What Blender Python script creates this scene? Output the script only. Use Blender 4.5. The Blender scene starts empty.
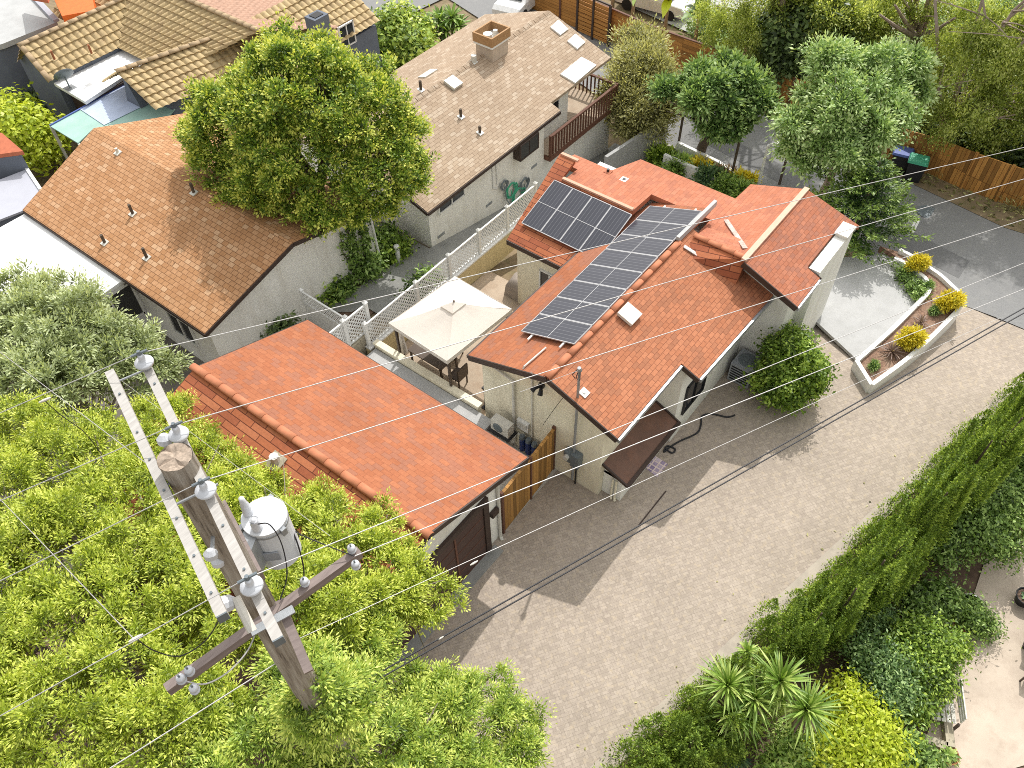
import bpy, math, random
import numpy as np
from mathutils import Vector, Matrix
rad = math.radians
random.seed(7)
scene = bpy.context.scene
col = scene.collection

# ------------------------------------------------------------------ camera
# A drone 21.25 m above the paved drive.  World axes follow the houses:
# +x along the main ridge (towards the street), +y towards the neighbours.
F, CAM_H = 831.0, 21.25
PITCH, ROLL, YAW = rad(50.175), rad(1.617), rad(39.104)
_cp, _sp, _cr, _sr, _cy, _sy = (math.cos(PITCH), math.sin(PITCH), math.cos(ROLL), math.sin(ROLL), math.cos(YAW), math.sin(YAW))
FWD = np.array([_cy*_cp, _sy*_cp, -_sp]); _r = np.array([_sy, -_cy, 0.0]); _d = np.cross(FWD, _r)
RIGHT = _cr*_r + _sr*_d; DOWN = -_sr*_r + _cr*_d
cam_data = bpy.data.cameras.new('camera'); cam = bpy.data.objects.new('camera', cam_data); col.objects.link(cam)
cam_data.sensor_width = 36; cam_data.lens = F/1024*36; cam_data.clip_start = .1; cam_data.clip_end = 2000
cam.matrix_world = Matrix([[RIGHT[0], -DOWN[0], -FWD[0], 0], [RIGHT[1], -DOWN[1], -FWD[1], 0], [RIGHT[2], -DOWN[2], -FWD[2], CAM_H], [0, 0, 0, 1]])
scene.camera = cam

# survey helpers: photo bearings to real points on a level, a wall plane or the terrain
def bearing(px, py): return RIGHT*((px-512)/F) + DOWN*((py-384)/F) + FWD
def A(px, py, z=0.0):
    d = bearing(px, py); t = (z-CAM_H)/d[2]; return Vector((d[0]*t, d[1]*t, z))
def OY(px, py, y):
    d = bearing(px, py); t = y/d[1]; return Vector((d[0]*t, y, CAM_H+d[2]*t))
def OX(px, py, x):
    d = bearing(px, py); t = x/d[0]; return Vector((x, d[1]*t, CAM_H+d[2]*t))
def OP(px, py, p0, n):
    d = Vector(bearing(px, py)); n = Vector(n); o = Vector((0, 0, CAM_H)); return o + d*(n.dot(Vector(p0)-o)/n.dot(d))
def clamp(a, lo=0.0, hi=1.0): return max(lo, min(hi, a))
def height(x, y):
    a = clamp((y-5)/10); x0 = 21-4*a; x1 = 28+1.5*a
    zs = -0.35-0.13*clamp(y, 0, 17)
    return zs*clamp((x-x0)/(x1-x0))
def G(px, py, up=0.0):
    z = 0.0
    for _ in range(12):
        p = A(px, py, z); z = z*.4+height(p.x, p.y)*.6
    p = A(px, py, z); p.z = height(p.x, p.y)+up; return p

# ------------------------------------------------------------------ render, light
scene.view_settings.view_transform = 'Standard'; scene.view_settings.look = 'None'
scene.view_settings.gamma = 1.0; scene.view_settings.use_curve_mapping = False
scene.view_settings.exposure = EXPOSURE = 0.58
SUN_DIR = Vector((.81, .266, 1.0)).normalized()
world = bpy.data.worlds.new('World'); scene.world = world; world.use_nodes = True
wn = world.node_tree.nodes; wl = world.node_tree.links
sky = wn.new('ShaderNodeTexSky'); sky.sky_type = 'NISHITA'; sky.sun_disc = False
sky.sun_elevation = math.asin(SUN_DIR.z); sky.sun_rotation = math.atan2(SUN_DIR.x, SUN_DIR.y)
sky.air_density = 6.5; sky.dust_density = 3.0; sky.ozone_density = 1.0
bg = wn['Background']; bg.inputs['Strength'].default_value = .15; 
bw = wn.new('ShaderNodeRGBToBW'); wl.new(sky.outputs['Color'], bw.inputs[0])          # thin bright haze: a paler sky than the clear one
gm = wn.new('ShaderNodeMix'); gm.data_type = 'RGBA'; gm.inputs[0].default_value = .96; wl.new(sky.outputs['Color'], gm.inputs[6]); wl.new(bw.outputs[0], gm.inputs[7]); wl.new(gm.outputs[2], bg.inputs['Color'])
sun_data = bpy.data.lights.new('sun', 'SUN'); sun_data.energy = 2.2; sun_data.angle = rad(.53); sun_data.color = (1, .965, .91)
sun = bpy.data.objects.new('sun', sun_data); col.objects.link(sun); sun.rotation_euler = SUN_DIR.to_track_quat('Z', 'Y').to_euler(); sun.location = (30, 10, 60)
scene.cycles.use_adaptive_sampling = False; scene.cycles.max_bounces = 6; scene.cycles.diffuse_bounces = 2; scene.cycles.filter_width = .95; scene.cycles.transparent_max_bounces = 8
scene.cycles.use_denoising = False

# ------------------------------------------------------------------ materials
def new_mat(name):
    m = bpy.data.materials.new(name); m.use_nodes = True
    nt = m.node_tree; b = nt.nodes['Principled BSDF']; return m, nt, b
def nd(nt, t, **kw):
    n = nt.nodes.new(t)
    for k, v in kw.items():
        if k.startswith('_'): setattr(n, k[1:], v)
        else: n.inputs[k.replace('__', ' ')].default_value = v
    return n
def c4(c): return (c[0], c[1], c[2], 1)
def mixc(nt, fac, a, b, mode='MIX'):
    n = nt.nodes.new('ShaderNodeMix'); n.data_type = 'RGBA'; n.blend_type = mode
    if isinstance(fac, (int, float)): n.inputs[0].default_value = fac
    else: nt.links.new(fac, n.inputs[0])
    for s, v in ((6, a), (7, b)):
        if isinstance(v, tuple): n.inputs[s].default_value = c4(v)
        else: nt.links.new(v, n.inputs[s])
    return n.outputs[2]
def ramp(nt, fac, *stops):
    r = nt.nodes.new('ShaderNodeValToRGB'); e = r.color_ramp.elements
    while len(e) < len(stops): e.new(.5)
    for k, (p, c) in enumerate(stops):
        e[k].position = p; e[k].color = c4(c) if isinstance(c, tuple) else (c, c, c, 1)
    nt.links.new(fac, r.inputs[0]); return r.outputs[0]
def noise(nt, vec, scale, detail=4, rough=.6):
    n = nd(nt, 'ShaderNodeTexNoise', Scale=scale, Detail=detail, Roughness=rough); nt.links.new(vec, n.inputs['Vector']); return n.outputs['Fac']
def objvec(nt, sc=None):
    t = nt.nodes.new('ShaderNodeNewGeometry'); o = t.outputs['Position']
    if sc:
        m = nt.nodes.new('ShaderNodeMapping'); m.inputs['Scale'].default_value = sc; nt.links.new(o, m.inputs[0]); o = m.outputs[0]
    return o
def bump(nt, b, h, strength=.3, dist=.02):
    n = nd(nt, 'ShaderNodeBump', Strength=strength, Distance=dist); nt.links.new(h, n.inputs['Height']); nt.links.new(n.outputs[0], b.inputs['Normal'])
def plain(name, c, rough=.6, metal=0.0, var=.12, scale=6.0, spec=.4, dirt=None, dirt_amt=.35):
    """a real surface: base colour with blotchy wear, optional dirt stains"""
    m, nt, b = new_mat(name); v = objvec(nt)
    f = noise(nt, v, scale, 5, .65)
    k = ramp(nt, f, (.25, tuple(x*(1-var) for x in c)), (.75, tuple(min(1, x*(1+var)) for x in c)))
    if dirt:
        g = noise(nt, objvec(nt, (1.7, 1.7, .32)), 1.3, 7, .72)
        gm = ramp(nt, g, (.48, 0.0), (.72, dirt_amt)); k = mixc(nt, gm, k, dirt)
    nt.links.new(k, b.inputs['Base Color'])
    b.inputs['Roughness'].default_value = rough; b.inputs['Metallic'].default_value = metal; b.inputs['Specular IOR Level'].default_value = spec
    bump(nt, b, noise(nt, v, scale*9, 3), .15, .01)
    return m
def bricks(name, c1, c2, mortar, w, h, ms=.006, rot=0.0, uv=True, third=None, third_amt=.5, blot=.2, rough=.85, bmp=.5, offset=.5, stain=None, bias=0.0):
    """laid courses (shingles, pavers): a tone of its own for each piece, a joint, uneven weathering"""
    m, nt, b = new_mat(name)
    if uv:
        t = nt.nodes.new('ShaderNodeUVMap'); src = t.outputs[0]
    else: src = objvec(nt)
    mp = nt.nodes.new('ShaderNodeMapping'); mp.inputs['Rotation'].default_value = (0, 0, rot); nt.links.new(src, mp.inputs[0])
    def br(a, c, mo, sh=0.0):
        n = nt.nodes.new('ShaderNodeTexBrick'); n.offset = offset
        n.inputs['Color1'].default_value = c4(a); n.inputs['Color2'].default_value = c4(c); n.inputs['Mortar'].default_value = c4(mo)
        n.inputs['Scale'].default_value = 1; n.inputs['Mortar Size'].default_value = ms; n.inputs['Mortar Smooth'].default_value = .3
        n.inputs['Bias'].default_value = bias; n.inputs['Brick Width'].default_value = w; n.inputs['Row Height'].default_value = h
        if sh:
            q = nt.nodes.new('ShaderNodeMapping'); q.inputs['Location'].default_value = (w*37*sh, h*2*round(41*sh), 0); nt.links.new(mp.outputs[0], q.inputs[0]); nt.links.new(q.outputs[0], n.inputs[0])
        else: nt.links.new(mp.outputs[0], n.inputs[0])
        return n
    n1 = br(c1, c2, mortar); k = n1.outputs['Color']
    if third:
        n2 = br((0, 0, 0), (1, 1, 1), (0, 0, 0), 1.0)
        f = ramp(nt, n2.outputs['Color'], (1-third_amt, 0.0), (min(1, 1-third_amt+.12), .85)); k = mixc(nt, f, k, third)
    g = noise(nt, objvec(nt), .55, 5, .65)
    k = mixc(nt, 1.0, k, ramp(nt, g, (.28, 1-blot), (.72, 1+blot*.5)), 'MULTIPLY')
    g2 = noise(nt, objvec(nt), 14, 3, .7)
    k = mixc(nt, 1.0, k, ramp(nt, g2, (.25, .86), (.75, 1.12)), 'MULTIPLY')
    if stain:
        s = noise(nt, objvec(nt), .9, 6, .75); k = mixc(nt, ramp(nt, s, (.56, 0.0), (.74, .45)), k, stain)
    nt.links.new(k, b.inputs['Base Color']); b.inputs['Roughness'].default_value = rough; b.inputs['Specular IOR Level'].default_value = .25
    inv = nt.nodes.new('ShaderNodeMath'); inv.operation = 'SUBTRACT'; inv.inputs[0].default_value = 1; nt.links.new(n1.outputs['Fac'], inv.inputs[1])
    ad = nt.nodes.new('ShaderNodeMath'); ad.operation = 'ADD'; nt.links.new(inv.outputs[0], ad.inputs[0]); nt.links.new(g2, ad.inputs[1])
    bump(nt, b, ad.outputs[0], bmp, .012)
    return m
def leafmat(name, lo, mid, hi, trans=.3, rough=.45):
    """each leaf its own tone (random per leaf) plus its shoot tone: random, new growth, painted highlights and gaps"""
    m, nt, b = new_mat(name)
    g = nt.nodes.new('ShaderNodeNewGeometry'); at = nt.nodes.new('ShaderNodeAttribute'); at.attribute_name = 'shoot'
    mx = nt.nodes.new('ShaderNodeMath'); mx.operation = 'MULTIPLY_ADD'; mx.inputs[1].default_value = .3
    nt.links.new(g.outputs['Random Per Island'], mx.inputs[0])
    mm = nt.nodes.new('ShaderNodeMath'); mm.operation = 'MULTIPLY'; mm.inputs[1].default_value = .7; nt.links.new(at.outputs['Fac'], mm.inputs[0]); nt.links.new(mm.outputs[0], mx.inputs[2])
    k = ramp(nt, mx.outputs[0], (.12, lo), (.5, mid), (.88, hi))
    nt.links.new(k, b.inputs['Base Color']); b.inputs['Roughness'].default_value = rough; b.inputs['Specular IOR Level'].default_value = .45
    tr = nt.nodes.new('ShaderNodeBsdfTranslucent'); nt.links.new(mixc(nt, 1.0, k, (1.25, 1.2, .6), 'MULTIPLY'), tr.inputs['Color'])
    ms = nt.nodes.new('ShaderNodeMixShader'); ms.inputs[0].default_value = trans
    nt.links.new(b.outputs[0], ms.inputs[1]); nt.links.new(tr.outputs[0], ms.inputs[2]); nt.links.new(ms.outputs[0], nt.nodes['Material Output'].inputs[0])
    return m
def woodmat(name, c1, c2, scale=(1, 1, 1), rough=.7, plank=None, gap=(.05, .02, .008)):
    m, nt, b = new_mat(name)
    t = nt.nodes.new('ShaderNodeUVMap'); mp = nt.nodes.new('ShaderNodeMapping'); mp.inputs['Scale'].default_value = scale; nt.links.new(t.outputs[0], mp.inputs[0])
    f = noise(nt, mp.outputs[0], 3, 6, .7); k = ramp(nt, f, (.3, c1), (.7, c2))
    if plank:
        n = nt.nodes.new('ShaderNodeTexBrick'); n.offset = .0
        n.inputs['Color1'].default_value = (.45, .45, .45, 1); n.inputs['Color2'].default_value = (1.1, 1.1, 1.1, 1); n.inputs['Mortar'].default_value = (.25, .2, .2, 1)
        n.inputs['Scale'].default_value = 1; n.inputs['Mortar Size'].default_value = plank[2]; n.inputs['Brick Width'].default_value = plank[0]; n.inputs['Row Height'].default_value = plank[1]
        nt.links.new(t.outputs[0], n.inputs[0]); k = mixc(nt, 1.0, k, n.outputs['Color'], 'MULTIPLY')
    nt.links.new(k, b.inputs['Base Color']); b.inputs['Roughness'].default_value = rough; b.inputs['Specular IOR Level'].default_value = .3
    bump(nt, b, f, .3, .01)
    return m
def glassmat(name, c=(.012, .015, .02), rough=.06):
    m, nt, b = new_mat(name); f = noise(nt, objvec(nt), 2.0)
    nt.links.new(ramp(nt, f, (.3, tuple(x*.6 for x in c)), (.7, tuple(x*1.8 for x in c))), b.inputs['Base Color'])
    b.inputs['Roughness'].default_value = rough; b.inputs['Specular IOR Level'].default_value = .6
    return m

def pavers():
    """basket of small pavers: pairs laid alternately along and across"""
    m, nt, b = new_mat('pavers'); src = objvec(nt)
    def lay(rot):
        mp = nt.nodes.new('ShaderNodeMapping'); mp.inputs['Rotation'].default_value = (0, 0, rad(33)); nt.links.new(src, mp.inputs[0]); v = mp.outputs[0]
        if rot: q = nt.nodes.new('ShaderNodeMapping'); q.inputs['Rotation'].default_value = (0, 0, rad(90)); q.inputs['Location'].default_value = (7.4, 3.8, 0); nt.links.new(v, q.inputs[0]); w = q.outputs[0]
        else: w = v
        def br(c1, c2, mo):
            n = nt.nodes.new('ShaderNodeTexBrick'); n.offset = 0; n.inputs['Color1'].default_value = c4(c1); n.inputs['Color2'].default_value = c4(c2); n.inputs['Mortar'].default_value = c4(mo)
            for k, x in (('Scale', 1), ('Mortar Size', .005), ('Mortar Smooth', .4), ('Brick Width', .17), ('Row Height', .085)): n.inputs[k].default_value = x
            nt.links.new(w, n.inputs[0]); return n
        a = br((.385, .325, .268), (.485, .413, .342), (.28, .235, .195)); return v, a
    v, a = lay(0); _, c = lay(1)
    ck = nt.nodes.new('ShaderNodeTexChecker'); ck.inputs['Scale'].default_value = 1/.17; nt.links.new(v, ck.inputs[0])
    k = mixc(nt, ck.outputs['Fac'], a.outputs['Color'], c.outputs['Color'])
    g0 = noise(nt, objvec(nt), 7, 2, .5); k = mixc(nt, ramp(nt, g0, (.56, 0.0), (.72, .6)), k, (.53, .435, .32)); k = mixc(nt, ramp(nt, g0, (.28, .5), (.42, 0.0)), k, (.34, .28, .24))
    g = noise(nt, objvec(nt), .45, 5, .65); k = mixc(nt, 1.0, k, ramp(nt, g, (.28, .86), (.72, 1.06)), 'MULTIPLY')
    g2 = noise(nt, objvec(nt), 1.6, 6, .75); k = mixc(nt, ramp(nt, g2, (.55, 0.0), (.75, .4)), k, (.38, .325, .28))
    nt.links.new(k, b.inputs['Base Color']); b.inputs['Roughness'].default_value = .9; b.inputs['Specular IOR Level'].default_value = .2
    bump(nt, b, noise(nt, objvec(nt), 30, 3), .25, .01); return m
M = {}
M['red_shingle'] = bricks('red_shingle', (.43, .165, .083), (.50, .205, .108), (.24, .085, .048), .235, .13, .007, third=(.37, .155, .085), third_amt=.34, blot=.12, stain=(.30, .13, .085))
M['red_rear'] = bricks('red_rear_shingle', (.42, .135, .06), (.48, .175, .085), (.15, .045, .025), .75, .19, .014, third=(.33, .10, .05), third_amt=.35, blot=.18, stain=(.22, .12, .08))
M['flat_red'] = bricks('flat_roof_red', (.49, .18, .10), (.54, .215, .13), (.40, .14, .08), .26, .15, .005, third=(.44, .17, .105), third_amt=.3, blot=.14, stain=(.38, .19, .13))
M['wing_shingle'] = bricks('wing_shingle', (.40, .145, .08), (.46, .185, .11), (.26, .09, .05), .22, .13, .006, third=(.35, .15, .10), third_amt=.4, blot=.12, stain=(.30, .14, .10))
M['garage_shingle'] = bricks('garage_shingle', (.37, .13, .062), (.42, .16, .08), (.28, .09, .048), .28, .15, .004, third=(.34, .145, .09), third_amt=.42, blot=.14, stain=(.30, .11, .075))
M['tan_shingle'] = bricks('tan_shingle', (.42, .215, .10), (.51, .285, .15), (.19, .09, .042), .24, .17, .010, third=(.58, .37, .22), third_amt=.16, blot=.1, stain=(.33, .155, .07))
M['beige_shingle'] = bricks('beige_shingle', (.385, .285, .20), (.45, .345, .25), (.24, .165, .11), .30, .15, .008, third=(.52, .42, .32), third_amt=.24, blot=.1)
M['roof_tile'] = plain('yellow_roof_tile', (.50, .38, .205), .85, var=.3, scale=5, dirt=(.22, .13, .08), dirt_amt=.5)
M['pink_tile'] = plain('pink_roof_tile', (.45, .28, .2), .85, var=.25, scale=5)
M['cap_tile'] = plain('ridge_cap_tile', (.52, .20, .105), .8, var=.14, scale=4, dirt=(.40, .14, .07))
M['pavers'] = pavers()
M['asphalt'] = plain('asphalt', (.235, .235, .235), .9, var=.16, scale=18, dirt=(.31, .305, .295), dirt_amt=.45)
M['kerb'] = plain('worn_kerb', (.44, .385, .32), .9, var=.15, scale=2, dirt=(.28, .25, .21), dirt_amt=.6)
M['concrete'] = plain('concrete', (.50, .47, .42), .85, var=.12, scale=2, dirt=(.36, .33, .29))
M['pale_concrete'] = plain('pale_concrete', (.46, .46, .455), .9, var=.08, scale=1.6, dirt=(.36, .36, .35), dirt_amt=.6)
M['grey_concrete'] = plain('grey_concrete', (.30, .30, .285), .9, var=.2, scale=1.4, dirt=(.18, .18, .165), dirt_amt=.6)
M['dark_concrete'] = plain('dark_concrete', (.20, .18, .16), .9, var=.2, scale=1.4, dirt=(.12, .11, .1))
M['tan_concrete'] = plain('tan_concrete', (.50, .40, .30), .85, var=.12, scale=1.0, dirt=(.36, .24, .16), dirt_amt=.6)
M['yard_concrete'] = plain('yard_concrete', (.56, .47, .38), .9, var=.12, scale=.8, dirt=(.37, .29, .225), dirt_amt=.55)
M['soil'] = plain('soil', (.13, .085, .06), .95, var=.4, scale=5, dirt=(.22, .15, .105), dirt_amt=.7)
M['mulch'] = plain('mulch', (.24, .145, .10), .95, var=.7, scale=16, dirt=(.46, .34, .25), dirt_amt=.7)
M['dry_ground'] = plain('dry_ground', (.24, .18, .11), .95, var=.4, scale=2.5, dirt=(.15, .14, .06), dirt_amt=.8)
M['stucco'] = plain('white_stucco', (.87, .86, .81), .9, var=.04, scale=2.5, dirt=(.60, .56, .48), dirt_amt=.5)
M['cream'] = plain('cream_stucco', (.86, .80, .63), .9, var=.04, scale=2.5, dirt=(.60, .52, .37), dirt_amt=.5)
M['yellow_wall'] = plain('yellow_stucco', (.68, .57, .33), .9, var=.06, scale=2.5, dirt=(.45, .36, .2))
M['stained_block'] = plain('stained_block', (.45, .40, .30), .95, var=.15, scale=3, dirt=(.16, .13, .07), dirt_amt=.8)
M['grey_stucco'] = plain('blue_grey_stucco', (.15, .17, .21), .9, var=.12, scale=3)
M['white'] = plain('white_paint', (.82, .82, .80), .5, var=.03, scale=3, dirt=(.62, .6, .56), dirt_amt=.25)
M['white_roof'] = plain('white_roof_coat', (.82, .82, .82), .7, var=.04, scale=1.5, dirt=(.55, .55, .54), dirt_amt=.35)
M['grey_roof'] = plain('grey_roof_sheet', (.46, .47, .47), .7, var=.1, scale=1.5, dirt=(.33, .33, .33))
M['teal_sheet'] = plain('teal_sheet', (.33, .52, .46), .6, var=.12, scale=1.5, dirt=(.50, .58, .54))
M['blue_sheet'] = plain('blue_tarp', (.50, .58, .76), .6, var=.1, scale=3)
M['panel_frame'] = plain('brushed_frame', (.50, .50, .51), .4, .3)
M['lilac_sheet'] = plain('lilac_sheet', (.45, .46, .52), .6, var=.06, scale=1.5)
M['trim'] = plain('dark_brown_trim', (.055, .035, .028), .6, var=.2, scale=5)
M['brown_sheet'] = plain('rusty_brown_sheet', (.16, .085, .058), .6, var=.3, scale=1.8, dirt=(.22, .09, .045), dirt_amt=.6)
M['door_brown'] = woodmat('dark_brown_door', (.07, .042, .036), (.105, .065, .055), (1, 8, 1))
M['gate_wood'] = woodmat('golden_gate_boards', (.46, .22, .055), (.58, .32, .10), (8, 1, 1), plank=(.14, 20, .006))
M['fence_wood'] = woodmat('orange_fence_boards', (.46, .20, .05), (.66, .35, .10), (5, .6, 1), plank=(.17, 20, .01))
M['fence_row'] = woodmat('orange_fence_rows', (.50, .21, .05), (.64, .32, .09), (.4, 5, 1), plank=(20, .19, .008))
M['rail_wood'] = woodmat('brown_rail_wood', (.11, .05, .033), (.19, .09, .06), (2, 2, 1))
M['pale_wood'] = woodmat('box_wood', (.36, .20, .09), (.46, .28, .14), (2, 2, 1))
M['bark'] = plain('brown_bark', (.11, .085, .065), .95, var=.4, scale=9)
M['pale_bark'] = plain('pale_bark', (.42, .33, .29), .9, var=.2, scale=3, dirt=(.25, .18, .15))
M['twig'] = plain('grey_twig', (.26, .22, .18), .95, var=.3, scale=9)
M['canvas'] = plain('cream_canvas', (.74, .68, .61), .9, var=.03, scale=2, dirt=(.66, .59, .52), dirt_amt=.25)
M['bronze'] = plain('bronze_metal', (.09, .065, .05), .5, .3)
M['black'] = plain('black_plastic', (.02, .02, .022), .5)
M['steel'] = plain('galvanised_steel', (.36, .38, .40), .45, .5, var=.15)
M['grey_box'] = plain('grey_metal_box', (.17, .20, .22), .5, .2)
M['ac_white'] = plain('off_white_metal', (.66, .64, .58), .5)
M['ac_grey'] = plain('grey_metal', (.33, .35, .38), .5)
M['blue'] = plain('blue_plastic', (.02, .04, .16), .35)
M['lid_blue'] = plain('blue_lid', (.10, .15, .42), .5)
M['lid_green'] = plain('green_lid', (.06, .38, .23), .5)
M['cover'] = plain('taupe_cover', (.33, .28, .24), .85, var=.2, scale=3)
M['terracotta'] = plain('terracotta', (.36, .13, .06), .8)
M['orange'] = plain('bright_orange_paint', (.75, .16, .03), .6, var=.15)
M['red_tile'] = plain('red_clay_tile', (.55, .17, .09), .8, var=.2)
M['glass'] = glassmat('window_glass'); M['screen'] = plain('dark_screen', (.045, .045, .045), .5)
M['arm_wood'] = woodmat('grey_crossarm_wood', (.36, .34, .32), (.54, .52, .49), (1, 9, 1))
M['arm_brown'] = woodmat('brown_crossarm_wood', (.19, .15, .14), (.30, .245, .225), (1, 6, 1))
M['porcelain'] = plain('grey_porcelain', (.60, .62, .66), .25, var=.04, spec=.6)
M['tank'] = plain('pale_grey_tank', (.68, .71, .75), .4, var=.04, scale=4, dirt=(.42, .42, .42), dirt_amt=.3)
M['wire'] = plain('aluminium_wire', (.50, .49, .48), .5, .2); M['dark_wire'] = plain('black_cable', (.03, .03, .035), .6)
M['car_white'] = plain('white_car_paint', (.80, .80, .80), .2, spec=.6); M['tyre'] = plain('tyre', (.02, .02, .02), .8)
M['yucca_dry'] = plain('dry_yucca_leaf', (.33, .25, .17), .95, var=.3)
def polemat():
    m, nt, b = new_mat('weathered_pole'); v = objvec(nt, (5, 5, .32)); f = noise(nt, v, 3, 9, .72)
    k = ramp(nt, f, (.34, (.085, .07, .056)), (.45, (.30, .255, .205)), (.68, (.50, .46, .40)))
    nt.links.new(k, b.inputs['Base Color']); b.inputs['Roughness'].default_value = .95; bump(nt, b, f, .9, .03); return m
M['pole'] = polemat()
M['pole_end'] = plain('split_pole_top', (.36, .29, .23), .95, var=.5, scale=26)
def cellmat():
    m, nt, b = new_mat('solar_cells'); t = nt.nodes.new('ShaderNodeUVMap')
    n = nt.nodes.new('ShaderNodeTexBrick'); n.offset = 0
    n.inputs['Color1'].default_value = (.045, .047, .062, 1); n.inputs['Color2'].default_value = (.058, .06, .078, 1); n.inputs['Mortar'].default_value = (.19, .195, .21, 1)
    n.inputs['Scale'].default_value = 1; n.inputs['Mortar Size'].default_value = .006; n.inputs['Brick Width'].default_value = .137; n.inputs['Row Height'].default_value = 9
    n.inputs['Mortar Smooth'].default_value = .6; nt.links.new(t.outputs[0], n.inputs[0])
    nt.links.new(n.outputs['Color'], b.inputs['Base Color']); b.inputs['Roughness'].default_value = .18; b.inputs['Specular IOR Level'].default_value = .5; return m
M['cells'] = cellmat()
L = {}
L['ficus'] = leafmat('ficus_leaf', (0.04, 0.085, 0.015), (0.24, 0.38, 0.045), (0.86, 0.88, 0.2))
L['feather'] = leafmat('feathery_leaf', (0.075, 0.115, 0.012), (0.39, 0.5, 0.05), (0.86, 0.92, 0.2), 0.3)
L['bright'] = leafmat('bright_leaf', (0.06, 0.115, 0.018), (0.34, 0.49, 0.075), (0.76, 0.84, 0.2), .3)
L['olive'] = leafmat('grey_olive_leaf', (0.1, 0.13, 0.045), (0.34, 0.41, 0.19), (0.74, 0.82, 0.48), 0.3)
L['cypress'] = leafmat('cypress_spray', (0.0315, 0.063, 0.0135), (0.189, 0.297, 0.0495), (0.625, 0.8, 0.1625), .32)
L['shrub'] = leafmat('shrub_leaf', (0.045, 0.0855, 0.018), (0.198, 0.333, 0.0675), (0.525, 0.7, 0.225), .35)
L['citrus'] = leafmat('citrus_leaf', (0.0405, 0.081, 0.0099), (0.207, 0.342, 0.0405), (0.6, 0.775, 0.15), .35)
L['lime'] = leafmat('lime_leaf', (0.28, 0.38, 0.02), (0.52, 0.62, 0.03), (0.7, 0.76, 0.1), .3)
L['blue_green'] = leafmat('blue_green_leaf', (0.035, 0.085, 0.025), (0.17, 0.3, 0.085), (0.48, 0.64, 0.26), .35)
L['pale_green'] = leafmat('pale_green_leaf', (0.08, 0.15, 0.04), (0.33, 0.5, 0.16), (0.72, 0.86, 0.46), .3)
L['conifer'] = leafmat('conifer_spray', (0.018, 0.05, 0.012), (0.06, 0.13, 0.022), (0.32, 0.45, 0.09), 0.2)
L['drab'] = leafmat('drab_leaf', (0.09, 0.09, 0.0338), (0.342, 0.342, 0.135), (0.75, 0.7375, 0.375), .35)
L['gum'] = leafmat('gum_leaf', (0.12, 0.16, 0.03), (0.4, 0.5, 0.1), (0.8, 0.86, 0.34), 0.45)
L['dark'] = leafmat('dark_leaf', (0.0203, 0.0383, 0.0113), (0.099, 0.162, 0.045), (0.3, 0.4125, 0.15), .25)
L['yellow'] = leafmat('yellow_leaf', (0.24, 0.28, 0.02), (0.7, 0.58, 0.03), (0.92, 0.82, 0.12), .3)
L['yucca'] = leafmat('yucca_leaf', (0.12, 0.22, 0.03), (0.29, 0.45, 0.075), (0.6, 0.7, 0.22), .25)
L['bronze'] = leafmat('bronze_leaf', (.11, .065, .05), (.25, .17, .14), (.42, .32, .27), .25)
L['agave'] = leafmat('agave_leaf', (.05, .11, .06), (.10, .20, .09), (.22, .33, .13), .2)
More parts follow.
